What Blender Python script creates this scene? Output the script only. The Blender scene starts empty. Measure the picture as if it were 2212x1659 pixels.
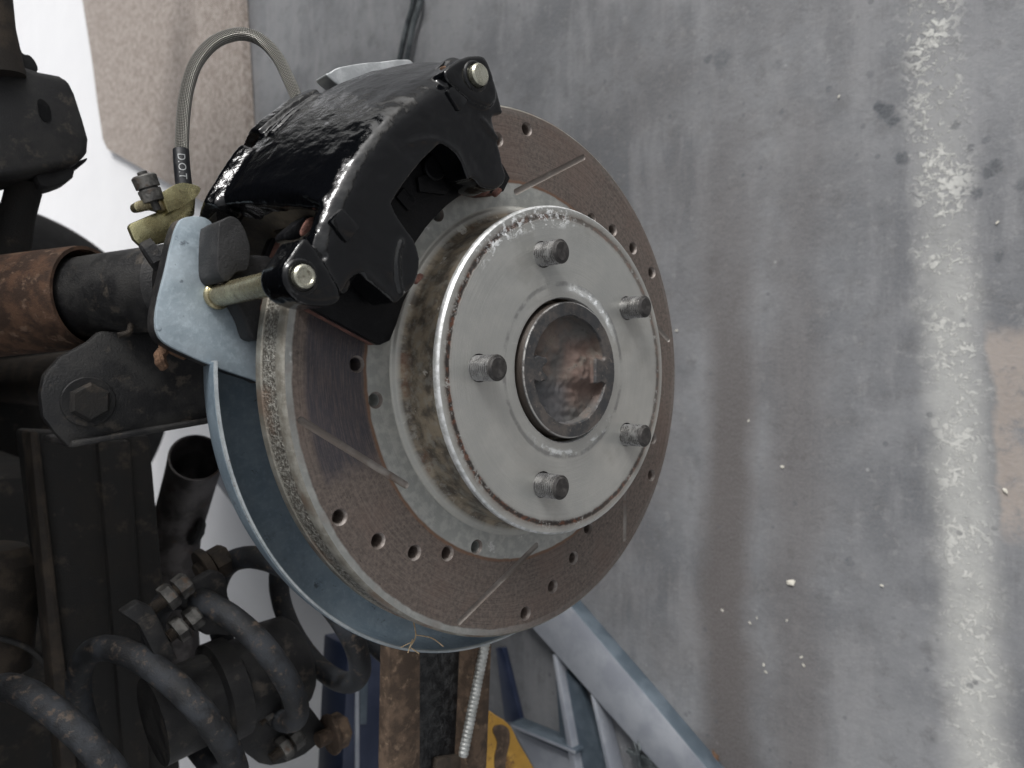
import bpy, bmesh, math, random
from mathutils import Vector, Matrix, noise as mnoise
from mathutils.geometry import delaunay_2d_cdt
random.seed(7)
PI = math.pi
C = bpy.context.scene.collection
sc = bpy.context.scene

# ------------------------------------------------------------------ camera, sky, sun, exposure
# hub face centre is the origin, X = axle axis pointing out of the vehicle, Z = up, floor at Z = -0.5
RX = Vector((0.68651, 0.00521, -0.72710))      # picture right
DN = Vector((-0.00050, -0.99997, -0.00765))    # picture down
FW = Vector((-0.72712, 0.00562, -0.68649))     # view direction
CP = Vector((0.24455, -0.00893, 0.26787))
cam = bpy.data.cameras.new("camera")
cam.lens = 26.04; cam.sensor_width = 36; cam.clip_start = 0.01; cam.clip_end = 300
cam.dof.use_dof = True; cam.dof.focus_distance = 0.355; cam.dof.aperture_fstop = 13.0
camo = bpy.data.objects.new("camera", cam); C.objects.link(camo)
camo.matrix_world = Matrix((( RX.x, -DN.x, -FW.x, CP.x), (RX.y, -DN.y, -FW.y, CP.y), (RX.z, -DN.z, -FW.z, CP.z), (0, 0, 0, 1)))
sc.camera = camo

SUN_EL, SUN_DIR = math.radians(37), Vector((0.26, 1, 0)).normalized()   # direction towards the sun (horizontal)
w = bpy.data.worlds.new("World"); sc.world = w; w.use_nodes = True
nt = w.node_tree; bg = nt.nodes["Background"]
sky = nt.nodes.new("ShaderNodeTexSky"); sky.sky_type = 'NISHITA'; sky.sun_disc = False
sky.sun_elevation = SUN_EL; sky.sun_rotation = math.atan2(SUN_DIR.x, SUN_DIR.y)
sky.dust_density = 4.0; sky.air_density = 1.0; sky.ozone_density = 1.0
hs = nt.nodes.new("ShaderNodeHueSaturation"); hs.inputs["Saturation"].default_value = 0.14
nt.links.new(sky.outputs[0], hs.inputs["Color"]); nt.links.new(hs.outputs[0], bg.inputs[0])
bg.inputs[1].default_value = 0.11
sun = bpy.data.lights.new("sun", 'SUN'); sun.energy = 1.5; sun.angle = math.radians(13); sun.color = (1, 0.99, 0.975)
suno = bpy.data.objects.new("sun", sun); C.objects.link(suno)
sd = Vector((SUN_DIR.x*math.cos(SUN_EL), SUN_DIR.y*math.cos(SUN_EL), math.sin(SUN_EL)))
suno.rotation_euler = sd.to_track_quat('Z', 'Y').to_euler(); suno.location = sd*8
sc.view_settings.view_transform = 'Standard'; sc.view_settings.look = 'None'
sc.view_settings.exposure = 0.62; sc.view_settings.gamma = 1
sc.cycles.max_bounces = 8

# ------------------------------------------------------------------ layout helper: where a sight line meets a plane
FLOOR = -0.5
def U(px, py, x=None, z=None):
    d = FW + RX*((px-1106)/1600) + DN*((py-829.5)/1600)
    s = (x-CP.x)/d.x if x is not None else (z-CP.z)/d.z
    return CP + d*s
def UP(pts, x): return [(p.y, p.z) for p in (U(a, b, x=x) for a, b in pts)]
def z3(ox, oy, s, pts): return [(ox+a*s, oy+b*s) for a, b in pts]

# ------------------------------------------------------------------ materials
class N:
    def __init__(s, name):
        s.m = bpy.data.materials.new(name); s.m.use_nodes = True
        s.t = s.m.node_tree; s.b = s.t.nodes["Principled BSDF"]
        s.tc = s.t.nodes.new("ShaderNodeTexCoord"); s.o = s.tc.outputs["Object"]
    def new(s, k): return s.t.nodes.new(k)
    def put(s, inp, v):
        if isinstance(v, bpy.types.NodeSocket): s.t.links.new(v, inp)
        elif isinstance(v, (tuple, list)) and len(v) == 3 and inp.type == 'RGBA': inp.default_value = (*v, 1)
        else: inp.default_value = v
    def noise(s, scale, detail=4, rough=.55, vec=None, dist=0):
        n = s.new("ShaderNodeTexNoise"); n.inputs["Scale"].default_value = scale
        n.inputs["Detail"].default_value = detail; n.inputs["Roughness"].default_value = rough
        n.inputs["Distortion"].default_value = dist
        s.put(n.inputs["Vector"], vec if vec is not None else s.o); return n.outputs["Fac"]
    def voro(s, scale, vec=None, feat='F1', rnd=1):
        n = s.new("ShaderNodeTexVoronoi"); n.inputs["Scale"].default_value = scale; n.feature = feat
        n.inputs["Randomness"].default_value = rnd
        s.put(n.inputs["Vector"], vec if vec is not None else s.o); return n.outputs["Distance"]
    def math(s, op, a, b=0.0, clamp=False):
        n = s.new("ShaderNodeMath"); n.operation = op; n.use_clamp = clamp
        s.put(n.inputs[0], a); s.put(n.inputs[1], b); return n.outputs[0]
    def ss(s, v, lo, hi):                       # smooth step lo..hi -> 0..1 (lo may exceed hi)
        n = s.new("ShaderNodeMapRange"); n.interpolation_type = 'SMOOTHSTEP'
        s.put(n.inputs["Value"], v)
        if lo < hi: n.inputs["From Min"].default_value = lo; n.inputs["From Max"].default_value = hi
        else:
            n.inputs["From Min"].default_value = hi; n.inputs["From Max"].default_value = lo
            n.inputs["To Min"].default_value = 1; n.inputs["To Max"].default_value = 0
        return n.outputs[0]
    def band(s, v, a, b, soft):                 # 1 inside a..b
        return s.math('MULTIPLY', s.ss(v, a-soft, a+soft), s.ss(v, b+soft, b-soft))
    def mix(s, f, a, b):
        n = s.new("ShaderNodeMix"); n.data_type = 'RGBA'
        s.put(n.inputs[0], f); s.put(n.inputs[6], a); s.put(n.inputs[7], b); return n.outputs[2]
    def mixf(s, f, a, b):
        n = s.new("ShaderNodeMix"); n.data_type = 'FLOAT'
        s.put(n.inputs[0], f); s.put(n.inputs[2], a); s.put(n.inputs[3], b); return n.outputs[0]
    def xyz(s, v=None):
        n = s.new("ShaderNodeSeparateXYZ"); s.put(n.inputs[0], v if v is not None else s.o); return n.outputs
    def comb(s, x, y, z):
        n = s.new("ShaderNodeCombineXYZ"); s.put(n.inputs[0], x); s.put(n.inputs[1], y); s.put(n.inputs[2], z); return n.outputs[0]
    def polar(s):
        o = s.xyz(); r = s.math('SQRT', s.math('ADD', s.math('MULTIPLY', o[1], o[1]), s.math('MULTIPLY', o[2], o[2])))
        return r, s.math('ARCTAN2', o[2], o[1])
    def scale(s, x, y, z):
        n = s.new("ShaderNodeMapping"); n.inputs["Scale"].default_value = (x, y, z); s.put(n.inputs[0], s.o); return n.outputs[0]
    def out(s, col, rough=.5, metal=0.0, bump=None, bd=.001, bs=.5, spec=None, coat=None):
        s.put(s.b.inputs["Base Color"], col); s.put(s.b.inputs["Roughness"], rough); s.put(s.b.inputs["Metallic"], metal)
        if spec is not None: s.b.inputs["Specular IOR Level"].default_value = spec
        if coat: s.b.inputs["Coat Weight"].default_value = coat; s.b.inputs["Coat Roughness"].default_value = .05
        if bump is not None:
            n = s.new("ShaderNodeBump"); n.inputs["Distance"].default_value = bd; n.inputs["Strength"].default_value = bs
            s.put(n.inputs["Height"], bump); s.t.links.new(n.outputs[0], s.b.inputs["Normal"])
        return s.m

def simple(name, a, b, scale, rough=.5, metal=0., bd=.0004, c=None, cs=60, lo=.42, hi=.62, fine=900, bs=.6):
    n = N(name); f = n.ss(n.noise(scale, 6, .65), lo, hi); col = n.mix(f, a, b)
    if c: col = n.mix(n.ss(n.noise(cs, 5, .7), .55, .68), col, c)
    rg = n.mixf(f, rough, min(1, rough+.15))
    return n.out(col, rg, metal, n.noise(fine, 5, .6), bd, bs)

def m_concrete():
    n = N("concrete"); o = n.xyz(); X, Y = o[0], o[1]
    wx = n.math('ADD', X, n.math('MULTIPLY', n.math('SUBTRACT', n.noise(9, 4), .5), .05))
    st = n.noise(5, 6, .7, n.scale(6, 1.2, 1)); cl = n.noise(7, 7, .62)
    col = n.mix(n.ss(cl, .34, .66), (.122, .127, .137), (.206, .211, .221))
    col = n.mix(n.math('MULTIPLY', n.ss(n.noise(34, 7, .72), .50, .66), .55), col, (.105, .106, .110))
    col = n.mix(n.math('MULTIPLY', n.ss(n.noise(58, 6, .75), .54, .66), .45), col, (.275, .275, .275))
    col = n.mix(n.math('MULTIPLY', n.ss(st, .45, .68), .6), col, (.245, .247, .255))
    far = n.ss(n.math('ADD', n.math('ADD', X, n.math('MULTIPLY', Y, .55)), n.math('MULTIPLY', n.noise(6, 3), .06)), -1.17, -1.26)  # sunlit floor beyond the vehicle, its brightness painted in as near-white
    # brownish worn tracks running along the vehicle
    tr = n.math('MAXIMUM', n.band(wx, -.235, -.175, .02), n.math('MULTIPLY', n.band(wx, -.15, -.10, .02), .55))
    tr = n.math('MULTIPLY', tr, n.ss(Y, .42, -.10))
    col = n.mix(n.math('MULTIPLY', tr, .88), col, (.092, .080, .077))
    broad = n.math('MULTIPLY', n.band(X, -.42, -.06, .06), n.ss(n.noise(11, 5, .7), .35, .62))
    col = n.mix(n.math('MULTIPLY', broad, .25), col, (.118, .107, .104))
    # pale chalky streak
    ctr = n.math('ADD', .008, n.math('MULTIPLY', n.math('SUBTRACT', .3, Y), .062))
    dx = n.math('SUBTRACT', n.math('ADD', X, n.math('MULTIPLY', n.math('SUBTRACT', n.noise(28, 4, .6), .5), .022)), ctr)
    sb = n.band(dx, -.021, .021, .016)
    crust = n.ss(n.math('ADD', n.noise(150, 7, .72, dist=.5), n.math('MULTIPLY', n.math('SUBTRACT', n.noise(24, 3), .5), .5)), .47, .60)
    dens = n.ss(n.math('SUBTRACT', Y, n.math('MULTIPLY', n.noise(8, 3), .5)), .10, -.30)
    crust = n.math('MAXIMUM', n.math('MULTIPLY', crust, .95), n.math('MULTIPLY', dens, n.math('ADD', .25, n.math('MULTIPLY', n.noise(60, 6, .7), .55))))
    smask = n.math('MULTIPLY', sb, crust)
    col = n.mix(n.math('MULTIPLY', sb, .14), col, (.36, .36, .345))
    col = n.mix(smask, col, (.56, .56, .53))
    # tan patch at the near side
    tan = n.math('MULTIPLY', n.math('MULTIPLY', n.ss(dx, .026, .033), n.band(n.math('ADD', Y, n.math('MULTIPLY', n.noise(25, 4), .04)), -.12, .062, .012)), n.ss(n.noise(30, 5, .7), .3, .5))
    col = n.mix(n.math('MULTIPLY', tan, .6), col, (.40, .335, .285))
    # dark spots
    wob = n.math('MULTIPLY', n.math('SUBTRACT', n.noise(150, 5, .7), .5), .014)
    spots = [(2150, 360, .007, .7), (2135, 372, .006, .7), (2110, 418, .006, .7), (2095, 322, .004, .7), (2208, 400, .007, .6), (2065, 270, .005, .6), (2130, 300, .004, .5),
             (2158, 555, .005, .6), (1900, 232, .007, .95), (1915, 243, .009, .95), (1930, 262, .007, .9), (1950, 343, .008, .8), (1560, 127, .014, .45), (1530, 128, .006, .6),
             (1835, 1215, .006, .45), (1680, 140, .006, .3), (1880, 160, .005, .4), (1790, 190, .004, .5), (1690, 240, .004, .4), (640, 160, .02, .4), (800, 90, .012, .4)]
    dk = None
    for px, py, r, a in spots:
        p = U(px, py, z=FLOOR); ddx = n.math('SUBTRACT', X, p.x); ddy = n.math('SUBTRACT', Y, p.y)
        d = n.math('SQRT', n.math('ADD', n.math('MULTIPLY', ddx, ddx), n.math('MULTIPLY', ddy, ddy)))
        k = n.math('MULTIPLY', n.ss(n.math('ADD', d, wob), r*1.15, r*.45), n.math('MULTIPLY', n.math('ADD', .45, n.math('MULTIPLY', n.noise(70, 4, .7), .8)), a))
        dk = k if dk is None else n.math('MAXIMUM', dk, k)
    col = n.mix(dk, col, (.035, .042, .052))
    sp = n.ss(n.voro(45), .16, .09); spm = n.math('MULTIPLY', sp, n.ss(n.noise(14, 3), .52, .62))
    col = n.mix(n.math('MULTIPLY', spm, .55), col, (.07, .075, .085))
    fl = n.math('MULTIPLY', n.ss(n.voro(38), .09, .05), n.ss(n.noise(17, 3, .6), .55, .63))
    col = n.mix(n.math('MULTIPLY', fl, .3), col, (.6, .6, .58))
    scr = n.ss(n.noise(22, 5, .8, n.scale(1.2, 9, 1)), .66, .74)
    col = n.mix(n.math('MULTIPLY', scr, .22), col, (.42, .42, .42))
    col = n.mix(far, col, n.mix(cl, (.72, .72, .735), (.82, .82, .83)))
    fine = n.noise(420, 5, .7)
    col = n.mix(n.math('MULTIPLY', n.ss(fine, .35, .7), .25), col, (.26, .26, .265))
    h = n.math('ADD', n.math('MULTIPLY', n.noise(160, 6, .65), .5), n.math('ADD', n.math('MULTIPLY', smask, .9), n.math('MULTIPLY', fine, .12)))
    return n.out(col, n.mixf(n.noise(12, 4), .5, .75), 0, h, .0022, .55)

def m_rotor_face():
    n = N("rusty_rotor_face"); r, th = n.polar()
    rw = n.math('ADD', r, n.math('MULTIPLY', n.math('SUBTRACT', n.noise(120, 3), .5), .0016))
    circ = n.comb(n.math('MULTIPLY', r, 1400), n.math('MULTIPLY', th, 4.0), 0.0)
    ring = n.noise(1.0, 4, .6, circ)
    mott = n.noise(520, 5, .7); big = n.noise(28, 4, .6)
    rust = n.mix(n.ss(mott, .30, .70), (.088, .073, .064), (.172, .139, .121))
    rust = n.mix(n.math('MULTIPLY', n.ss(big, .42, .66), .5), rust, (.150, .106, .088))
    flk = n.noise(1.0, 4, .65, n.comb(n.math('MULTIPLY', r, 520), n.math('MULTIPLY', th, 42), 0.0))
    rust = n.mix(n.math('MULTIPLY', n.ss(flk, .60, .68), n.mixf(n.ss(big, .40, .58), .75, .2)), rust, (.035, .027, .024))
    rust = n.mix(n.math('MULTIPLY', n.ss(ring, .46, .64), .30), rust, (.195, .165, .148))
    rust = n.mix(n.math('MULTIPLY', n.ss(ring, .46, .34), .18), rust, (.055, .042, .037))
    # dark transferred pad print
    pw = n.math('ADD', th, n.math('MULTIPLY', n.math('SUBTRACT', n.noise(70, 5, .7), .5), .22))
    pad = n.math('MULTIPLY', n.band(pw, 1.15, 1.97, .07), n.band(rw, .0975, .1245, .0015))
    streak = n.noise(1.0, 5, .75, n.comb(n.math('MULTIPLY', r, 1900), n.math('MULTIPLY', th, 9), 0.0))
    rust = n.mix(n.math('MULTIPLY', pad, n.mixf(n.ss(streak, .42, .62), .95, .5)), rust, (.045, .043, .053))
    inner = n.ss(rw, .0962, .0954); edge = n.ss(rw, .1296, .1306)
    edge2 = n.math('MULTIPLY', n.math('MULTIPLY', edge, n.math('ADD', .12, n.math('MULTIPLY', n.ss(n.math('COSINE', n.math('SUBTRACT', th, 1.75)), -.1, .65), .88))), n.mixf(n.ss(n.noise(30, 4, .7), .42, .6), .95, .45))
    bare = n.mix(n.ss(n.noise(240, 4), .4, .65), (.33, .34, .325), (.42, .425, .405))
    bare = n.mix(n.math('MULTIPLY', n.ss(n.noise(75, 5, .7), .64, .69), .45), bare, (.80, .81, .81))
    bm = n.math('MAXIMUM', inner, edge2)
    col = n.mix(bm, rust, bare)
    col = n.mix(n.math('MULTIPLY', n.band(rw, .0956, .0972, .0006), .6), col, (.19, .095, .05))
    h = n.math('ADD', n.math('MULTIPLY', mott, .5), n.math('MULTIPLY', ring, .5))
    return n.out(col, n.mixf(bm, n.mixf(ring, .62, .42), .42), n.mixf(bm, .32, .55), h, .0004, .6)

def m_rim():
    n = N("rotor_rim_metal"); x = n.xyz()[0]; r, th = n.polar()
    core = n.band(x, -.0470, -.0345, .0006)
    nz = n.noise(700, 4, .65); gr = n.noise(120, 5, .7)
    sm = n.mix(n.ss(gr, .4, .65), (.20, .185, .155), (.31, .30, .265))
    ro = n.mix(n.ss(nz, .42, .62), (.10, .09, .075), (.34, .33, .295))
    col = n.mix(core, sm, ro)
    col = n.mix(n.math('MULTIPLY', n.ss(n.noise(40, 4), .52, .66), .55), col, (.17, .105, .07))
    h = n.mixf(core, n.math('MULTIPLY', nz, .15), nz)
    return n.out(col, .5, .45, h, .0016, .9)

def m_hat():
    n = N("satin_zinc_hat"); r, th = n.polar()
    wb = n.math('MULTIPLY', n.math('SUBTRACT', n.noise(160, 4, .7), .5), .0022)
    rw = n.math('ADD', r, wb)
    fine = n.noise(900, 3, .6)
    col = n.mix(n.ss(n.noise(45, 5, .6), .35, .7), (.425, .43, .412), (.51, .51, .482))
    col = n.mix(n.math('MULTIPLY', fine, .25), col, (.52, .52, .51))
    turn = n.noise(1.0, 2, .5, n.comb(n.math('MULTIPLY', r, 3000), n.math('MULTIPLY', th, 1.5), 0.0))
    col = n.mix(n.math('MULTIPLY', n.ss(turn, .45, .62), .16), col, (.30, .305, .295))
    scr = n.ss(n.noise(40, 6, .8, n.scale(1, 3.5, .5)), .63, .70)
    col = n.mix(n.math('MULTIPLY', scr, .30), col, (.60, .60, .58))
    dirt = n.ss(n.noise(26, 5, .7), .52, .68)
    col = n.mix(n.math('MULTIPLY', dirt, .28), col, (.27, .26, .235))
    # rust line just inside the edge
    brk = n.ss(n.noise(110, 6, .8), .36, .48)
    side = n.ss(n.math('COSINE', n.math('SUBTRACT', th, 2.2)), -1.25, .6)
    halo = n.math('MULTIPLY', n.band(rw, .0735, .0765, .0022), n.math('MULTIPLY', brk, .75))
    col = n.mix(halo, col, (.17, .125, .095))
    ln = n.math('MULTIPLY', n.math('MULTIPLY', n.band(rw, .0732, .0755, .0006), brk), n.math('ADD', .55, n.math('MULTIPLY', side, .45)))
    col = n.mix(ln, col, n.mix(n.ss(n.noise(240, 3), .48, .6), (.025, .019, .016), (.10, .040, .022)))
    # white corrosion round the bore and at the rim
    crust = n.ss(n.noise(170, 6, .75), .50, .58)
    wm = n.math('MULTIPLY', n.band(rw, .0385, .0425, .0009), n.ss(n.math('COSINE', n.math('SUBTRACT', th, -.55)), .78, .97))
    wm = n.math('MAXIMUM', n.math('MULTIPLY', wm, n.math('ADD', .35, n.math('MULTIPLY', crust, .65))), n.math('MULTIPLY', n.math('MULTIPLY', n.band(rw, .039, .0425, .0008), n.ss(n.math('COSINE', n.math('SUBTRACT', th, 3.25)), .55, .9)), n.math('MULTIPLY', crust, .55)))
    wm = n.math('MAXIMUM', wm, n.math('MULTIPLY', n.band(rw, .0695, .0790, .002), n.math('MULTIPLY', n.ss(n.math('COSINE', n.math('SUBTRACT', th, .42)), .84, .97), n.math('MULTIPLY', crust, .75))))
    col = n.mix(wm, col, (.84, .86, .87))
    gl = n.math('MULTIPLY', n.band(rw, .0412, .0432, .0006), n.math('MULTIPLY', n.ss(n.noise(60, 4, .7), .38, .56), .6))
    col = n.mix(gl, col, (.17, .17, .17))
    h = n.math('ADD', n.math('MULTIPLY', fine, .35), n.math('ADD', n.math('MULTIPLY', turn, .45), n.math('ADD', n.math('MULTIPLY', wm, 1.6), n.math('MULTIPLY', ln, -1.2))))
    return n.out(col, n.mixf(n.math('MAXIMUM', ln, wm), .40, .8), n.mixf(n.math('MAXIMUM', ln, wm), .62, .0), h, .00035, .6)

def m_hat_side():
    n = N("stained_hat_side"); r, th = n.polar(); x = n.xyz()[0]
    v = n.comb(n.math('MULTIPLY', x, 90), n.math('MULTIPLY', th, 7), 0.0)
    big = n.noise(1.0, 5, .65, v); mt = n.noise(170, 6, .7)
    col = n.mix(n.ss(big, .38, .62), (.085, .072, .058), (.27, .225, .165))
    col = n.mix(n.math('MULTIPLY', n.ss(mt, .48, .64), .6), col, (.30, .29, .255))
    col = n.mix(n.math('MULTIPLY', n.ss(n.noise(95, 4, .7), .63, .69), .8), col, (.55, .53, .48))
    rust = n.math('MULTIPLY', n.ss(n.noise(55, 5, .7), .55, .66), n.ss(x, -.018, -.026))
    col = n.mix(n.math('MULTIPLY', rust, .7), col, (.14, .065, .035))
    lip = n.ss(x, -.0046, -.0032)
    col = n.mix(lip, col, n.mix(n.ss(n.noise(300, 3), .4, .6), (.52, .53, .52), (.74, .75, .75)))
    foot = n.ss(x, -.0257, -.0268)
    col = n.mix(n.math('MULTIPLY', foot, .8), col, (.46, .46, .43))
    return n.out(col, n.mixf(mt, .38, .6), n.mixf(lip, .35, .6), mt, .0004, .5)

def m_black():
    n = N("gloss_black_paint"); o = n.xyz()
    cast = n.noise(330, 4, .6); lump = n.noise(60, 3, .5)
    top = n.ss(o[0], .002, -.026)
    dust = n.ss(n.noise(700, 3, .7), .70, .76)
    col = n.mix(n.math('MULTIPLY', dust, .35), (.0018, .0021, .0028), (.08, .075, .07))
    h = n.math('ADD', n.math('MULTIPLY', cast, n.mixf(top, .22, .42)), n.math('MULTIPLY', lump, n.mixf(top, .9, 1.2)))
    return n.out(col, n.mixf(n.noise(50, 3), .04, .09), 0, h, .0014, .5, spec=.5)

def m_braid():
    n = N("braided_steel"); n.tc2 = n.new("ShaderNodeUVMap"); uv = n.xyz(n.tc2.outputs[0])
    a = n.math('SINE', n.math('ADD', n.math('MULTIPLY', uv[0], 12*2*PI), n.math('MULTIPLY', uv[1], 2*PI*620)))
    b = n.math('SINE', n.math('SUBTRACT', n.math('MULTIPLY', uv[0], 12*2*PI), n.math('MULTIPLY', uv[1], 2*PI*620)))
    h = n.math('MULTIPLY', a, b)
    col = n.mix(n.ss(h, -.5, .3), (.07, .066, .058), (.42, .41, .375))
    return n.out(col, .33, .85, h, .0006, .8)

def m_chip():
    n = N("chipboard"); f = n.noise(95, 6, .75, n.scale(1, .8, 1)); g = n.noise(35, 4, .6); d = n.noise(190, 3, .7)
    col = n.mix(n.ss(f, .38, .62), (.185, .150, .128), (.385, .342, .308))
    col = n.mix(n.math('MULTIPLY', n.ss(d, .60, .68), .6), col, (.10, .068, .052))
    col = n.mix(n.math('MULTIPLY', g, .3), col, (.31, .265, .24))
    return n.out(col, .85, 0, f, .003, .5)

def m_zinc(name, a, b, dark=(.10, .12, .14)):
    n = N(name); f = n.noise(55, 5, .6); g = n.noise(420, 4, .65)
    col = n.mix(n.ss(f, .32, .68), a, b)
    col = n.mix(n.math('MULTIPLY', n.ss(g, .45, .7), .35), col, tuple(min(1, v*1.35) for v in b))
    col = n.mix(n.math('MULTIPLY', n.ss(n.noise(85, 5, .75), .62, .70), .8), col, dark)
    col = n.mix(n.math('MULTIPLY', n.ss(n.noise(31, 4, .7), .60, .72), .35), col, dark)
    return n.out(col, n.mixf(f, .40, .56), .35, g, .0003, .5)

def m_brass(name="yellow_passivated_steel", a=(.30, .25, .15), b=(.46, .42, .27)):
    n = N(name); f = n.noise(70, 6, .65); g = n.noise(300, 4, .7)
    col = n.mix(n.ss(f, .35, .65), a, b); col = n.mix(n.math('MULTIPLY', n.ss(g, .58, .68), .6), col, (.10, .075, .05))
    return n.out(col, n.mixf(g, .18, .36), .85, g, .0003, .5)

def dull(m, v=.18):
    m.node_tree.nodes['Principled BSDF'].inputs['Specular IOR Level'].default_value = v; return m
M = dict(
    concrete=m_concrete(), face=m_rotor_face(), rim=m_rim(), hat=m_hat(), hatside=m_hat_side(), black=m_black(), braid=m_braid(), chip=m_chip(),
    zinc=m_zinc("pale_blue_zinc", (.31, .375, .42), (.41, .475, .52)), shield=m_zinc("blue_grey_zinc_shield", (.17, .225, .275), (.235, .295, .345), (.06, .07, .08)),
    zincedge=m_zinc("dull_zinc_edge", (.30, .34, .36), (.46, .49, .50), (.16, .11, .08)),
    brass=m_brass(), pinhead=m_brass("pin_head_zinc", (.42, .41, .32), (.58, .57, .48)),
    gold=m_brass("gold_passivated_lever", (.34, .30, .16), (.50, .47, .27)),
    stud=simple("oiled_stud_steel", (.28, .275, .27), (.46, .455, .445), 260, .24, .9, .0002, bs=.4),
    studend=simple("black_oxide_stud_end", (.028, .026, .025), (.060, .056, .053), 300, .5, .2, .0003),
    pad=simple("brake_lining", (.10, .045, .035), (.19, .09, .07), 300, .85, 0, .0006),
    padback=dull(simple("satin_black_pad_plate", (.003, .0032, .004), (.007, .007, .008), 90, .35, 0, .0004)),
    castdirt=simple("bare_dirty_casting", (.055, .050, .042), (.13, .112, .088), 75, .65, .1, .001, (.09, .075, .05), 120),
    rust=simple("rusty_tube", (.050, .028, .018), (.125, .068, .042), 85, .85, 0, .0009, (.20, .13, .09), 110),
    blackdirt=simple("grimy_black_paint", (.010, .010, .011), (.028, .027, .026), 40, .5, 0, .0006, (.065, .055, .045), 75),
    dark=simple("dark_underbody", (.009, .0085, .008), (.020, .018, .016), 25, .75, 0, .0008, (.045, .036, .028), 45),
    axle=simple("brown_dusty_steel", (.022, .017, .013), (.060, .046, .034), 45, .75, 0, .0008),
    coil=simple("scuffed_spring_paint", (.013, .014, .016), (.034, .038, .045), 45, .6, 0, .0009, (.10, .076, .058), 150),
    coilclean=simple("worn_coil_paint", (.030, .026, .021), (.075, .062, .048), 50, .6, 0, .0005, (.11, .085, .06), 120),
    bolt=simple("dull_bolt_steel", (.060, .058, .055), (.15, .145, .135), 140, .5, .4, .0005, (.10, .062, .04), 90),
    hub=simple("dark_hub_flange", (.060, .062, .066), (.12, .115, .11), 85, .45, .45, .0004, (.19, .15, .12), 150),
    cavity=simple("rusty_hub_cavity", (.075, .062, .055), (.21, .135, .10), 55, .7, .1, .0006, (.30, .16, .10), 48, .36, .58),
    cable=simple("grey_hose_rubber", (.05, .058, .062), (.12, .135, .14), 40, .35, .2, .0003),
    groove=simple("worn_slot_steel", (.17, .147, .131), (.275, .255, .235), 40, .5, .35, .0003, (.15, .11, .09), 45),
    hole=simple("drilled_hole_chamfer", (.17, .145, .13), (.30, .27, .25), 150, .5, .3, .0003),
    rubber=simple("black_rubber", (.012, .012, .013), (.030, .030, .031), 60, .7, 0, .0006),
    sleeve=simple("black_shrink_sleeve", (.010, .011, .014), (.016, .017, .02), 200, .4, 0, .0002),
    white=simple("white_print", (.55, .57, .58), (.75, .76, .77), 900, .6, 0, .0001),
    hammer=simple("hammered_black_steel", (.020, .021, .023), (.060, .061, .062), 150, .34, .35, .0022, None, fine=300, bs=.9),
    brown=simple("brown_rust_edge", (.055, .036, .024), (.13, .088, .060), 70, .8, 0, .001, (.20, .14, .095), 130),
    silver=simple("galvanised_guard", (.42, .43, .41), (.60, .61, .59), 130, .4, .6, .0004),
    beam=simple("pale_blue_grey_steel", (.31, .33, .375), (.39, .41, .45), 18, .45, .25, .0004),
    beamdark=simple("blue_steel_shaded_side", (.08, .105, .13), (.12, .15, .18), 30, .45, .3, .0006),  # darker copy of the beam steel, shade painted on its sides
    navy=simple("navy_painted_steel", (.018, .026, .055), (.030, .040, .075), 20, .35, 0, .0003),
    yellow=simple("worn_yellow_paint", (.42, .23, .035), (.55, .32, .06), 25, .5, 0, .0005, (.16, .075, .03), 38),
    straw=simple("dry_straw", (.34, .25, .15), (.48, .38, .25), 300, .9),
    leaf=simple("bleached_chip", (.58, .55, .48), (.70, .67, .60), 200, .9),
    mud=simple("dried_mud", (.10, .055, .032), (.20, .115, .07), 160, .95, 0, .002),
    caps=simple("galvanised_cap", (.50, .52, .53), (.66, .68, .69), 100, .3, .7, .0003),
)

# ------------------------------------------------------------------ geometry helpers
def thing(name, label, cat, loc=(0, 0, 0), group=None):
    o = bpy.data.objects.new(name, None); C.objects.link(o); o.location = loc; o.empty_display_size = .02
    o["label"] = label; o["category"] = cat
    if group: o["group"] = group
    return o
def tag(o, label, cat, group=None):
    o["label"] = label; o["category"] = cat
    if group: o["group"] = group
    return o
def place(o, parent):
    C.objects.link(o)
    if parent is not None:
        o.parent = parent
        q = parent; off = Vector((0, 0, 0))
        while q is not None: off += Vector(q.location); q = q.parent
        o.matrix_parent_inverse = Matrix.Translation(-off) if parent.type == 'EMPTY' else Matrix.Identity(4)
    return o
def mesh(name, vs, fs, mat, parent=None, smooth=True, sharp=35):
    me = bpy.data.meshes.new(name); me.from_pydata([tuple(v) for v in vs], [], fs); me.update()
    bm = bmesh.new(); bm.from_mesh(me); bmesh.ops.recalc_face_normals(bm, faces=bm.faces)
    return bmobj(name, bm, mat, parent, smooth, sharp)
def bmobj(name, bm, mat, parent=None, smooth=True, sharp=35):
    me = bpy.data.meshes.new(name)
    for f in bm.faces: f.smooth = smooth
    if smooth and sharp:
        a = math.radians(sharp)
        for e in bm.edges:
            if len(e.link_faces) == 2 and e.calc_face_angle(0) > a: e.smooth = False
    bm.to_mesh(me); bm.free()
    if isinstance(mat, (list, tuple)):
        for m in mat: me.materials.append(m)
    else: me.materials.append(mat)
    return place(bpy.data.objects.new(name, me), parent)
def join(*bms):
    b = bmesh.new()
    for x in bms:
        me = bpy.data.meshes.new("t"); x.to_mesh(me); x.free(); b.from_mesh(me); bpy.data.meshes.remove(me)
    return b
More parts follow.
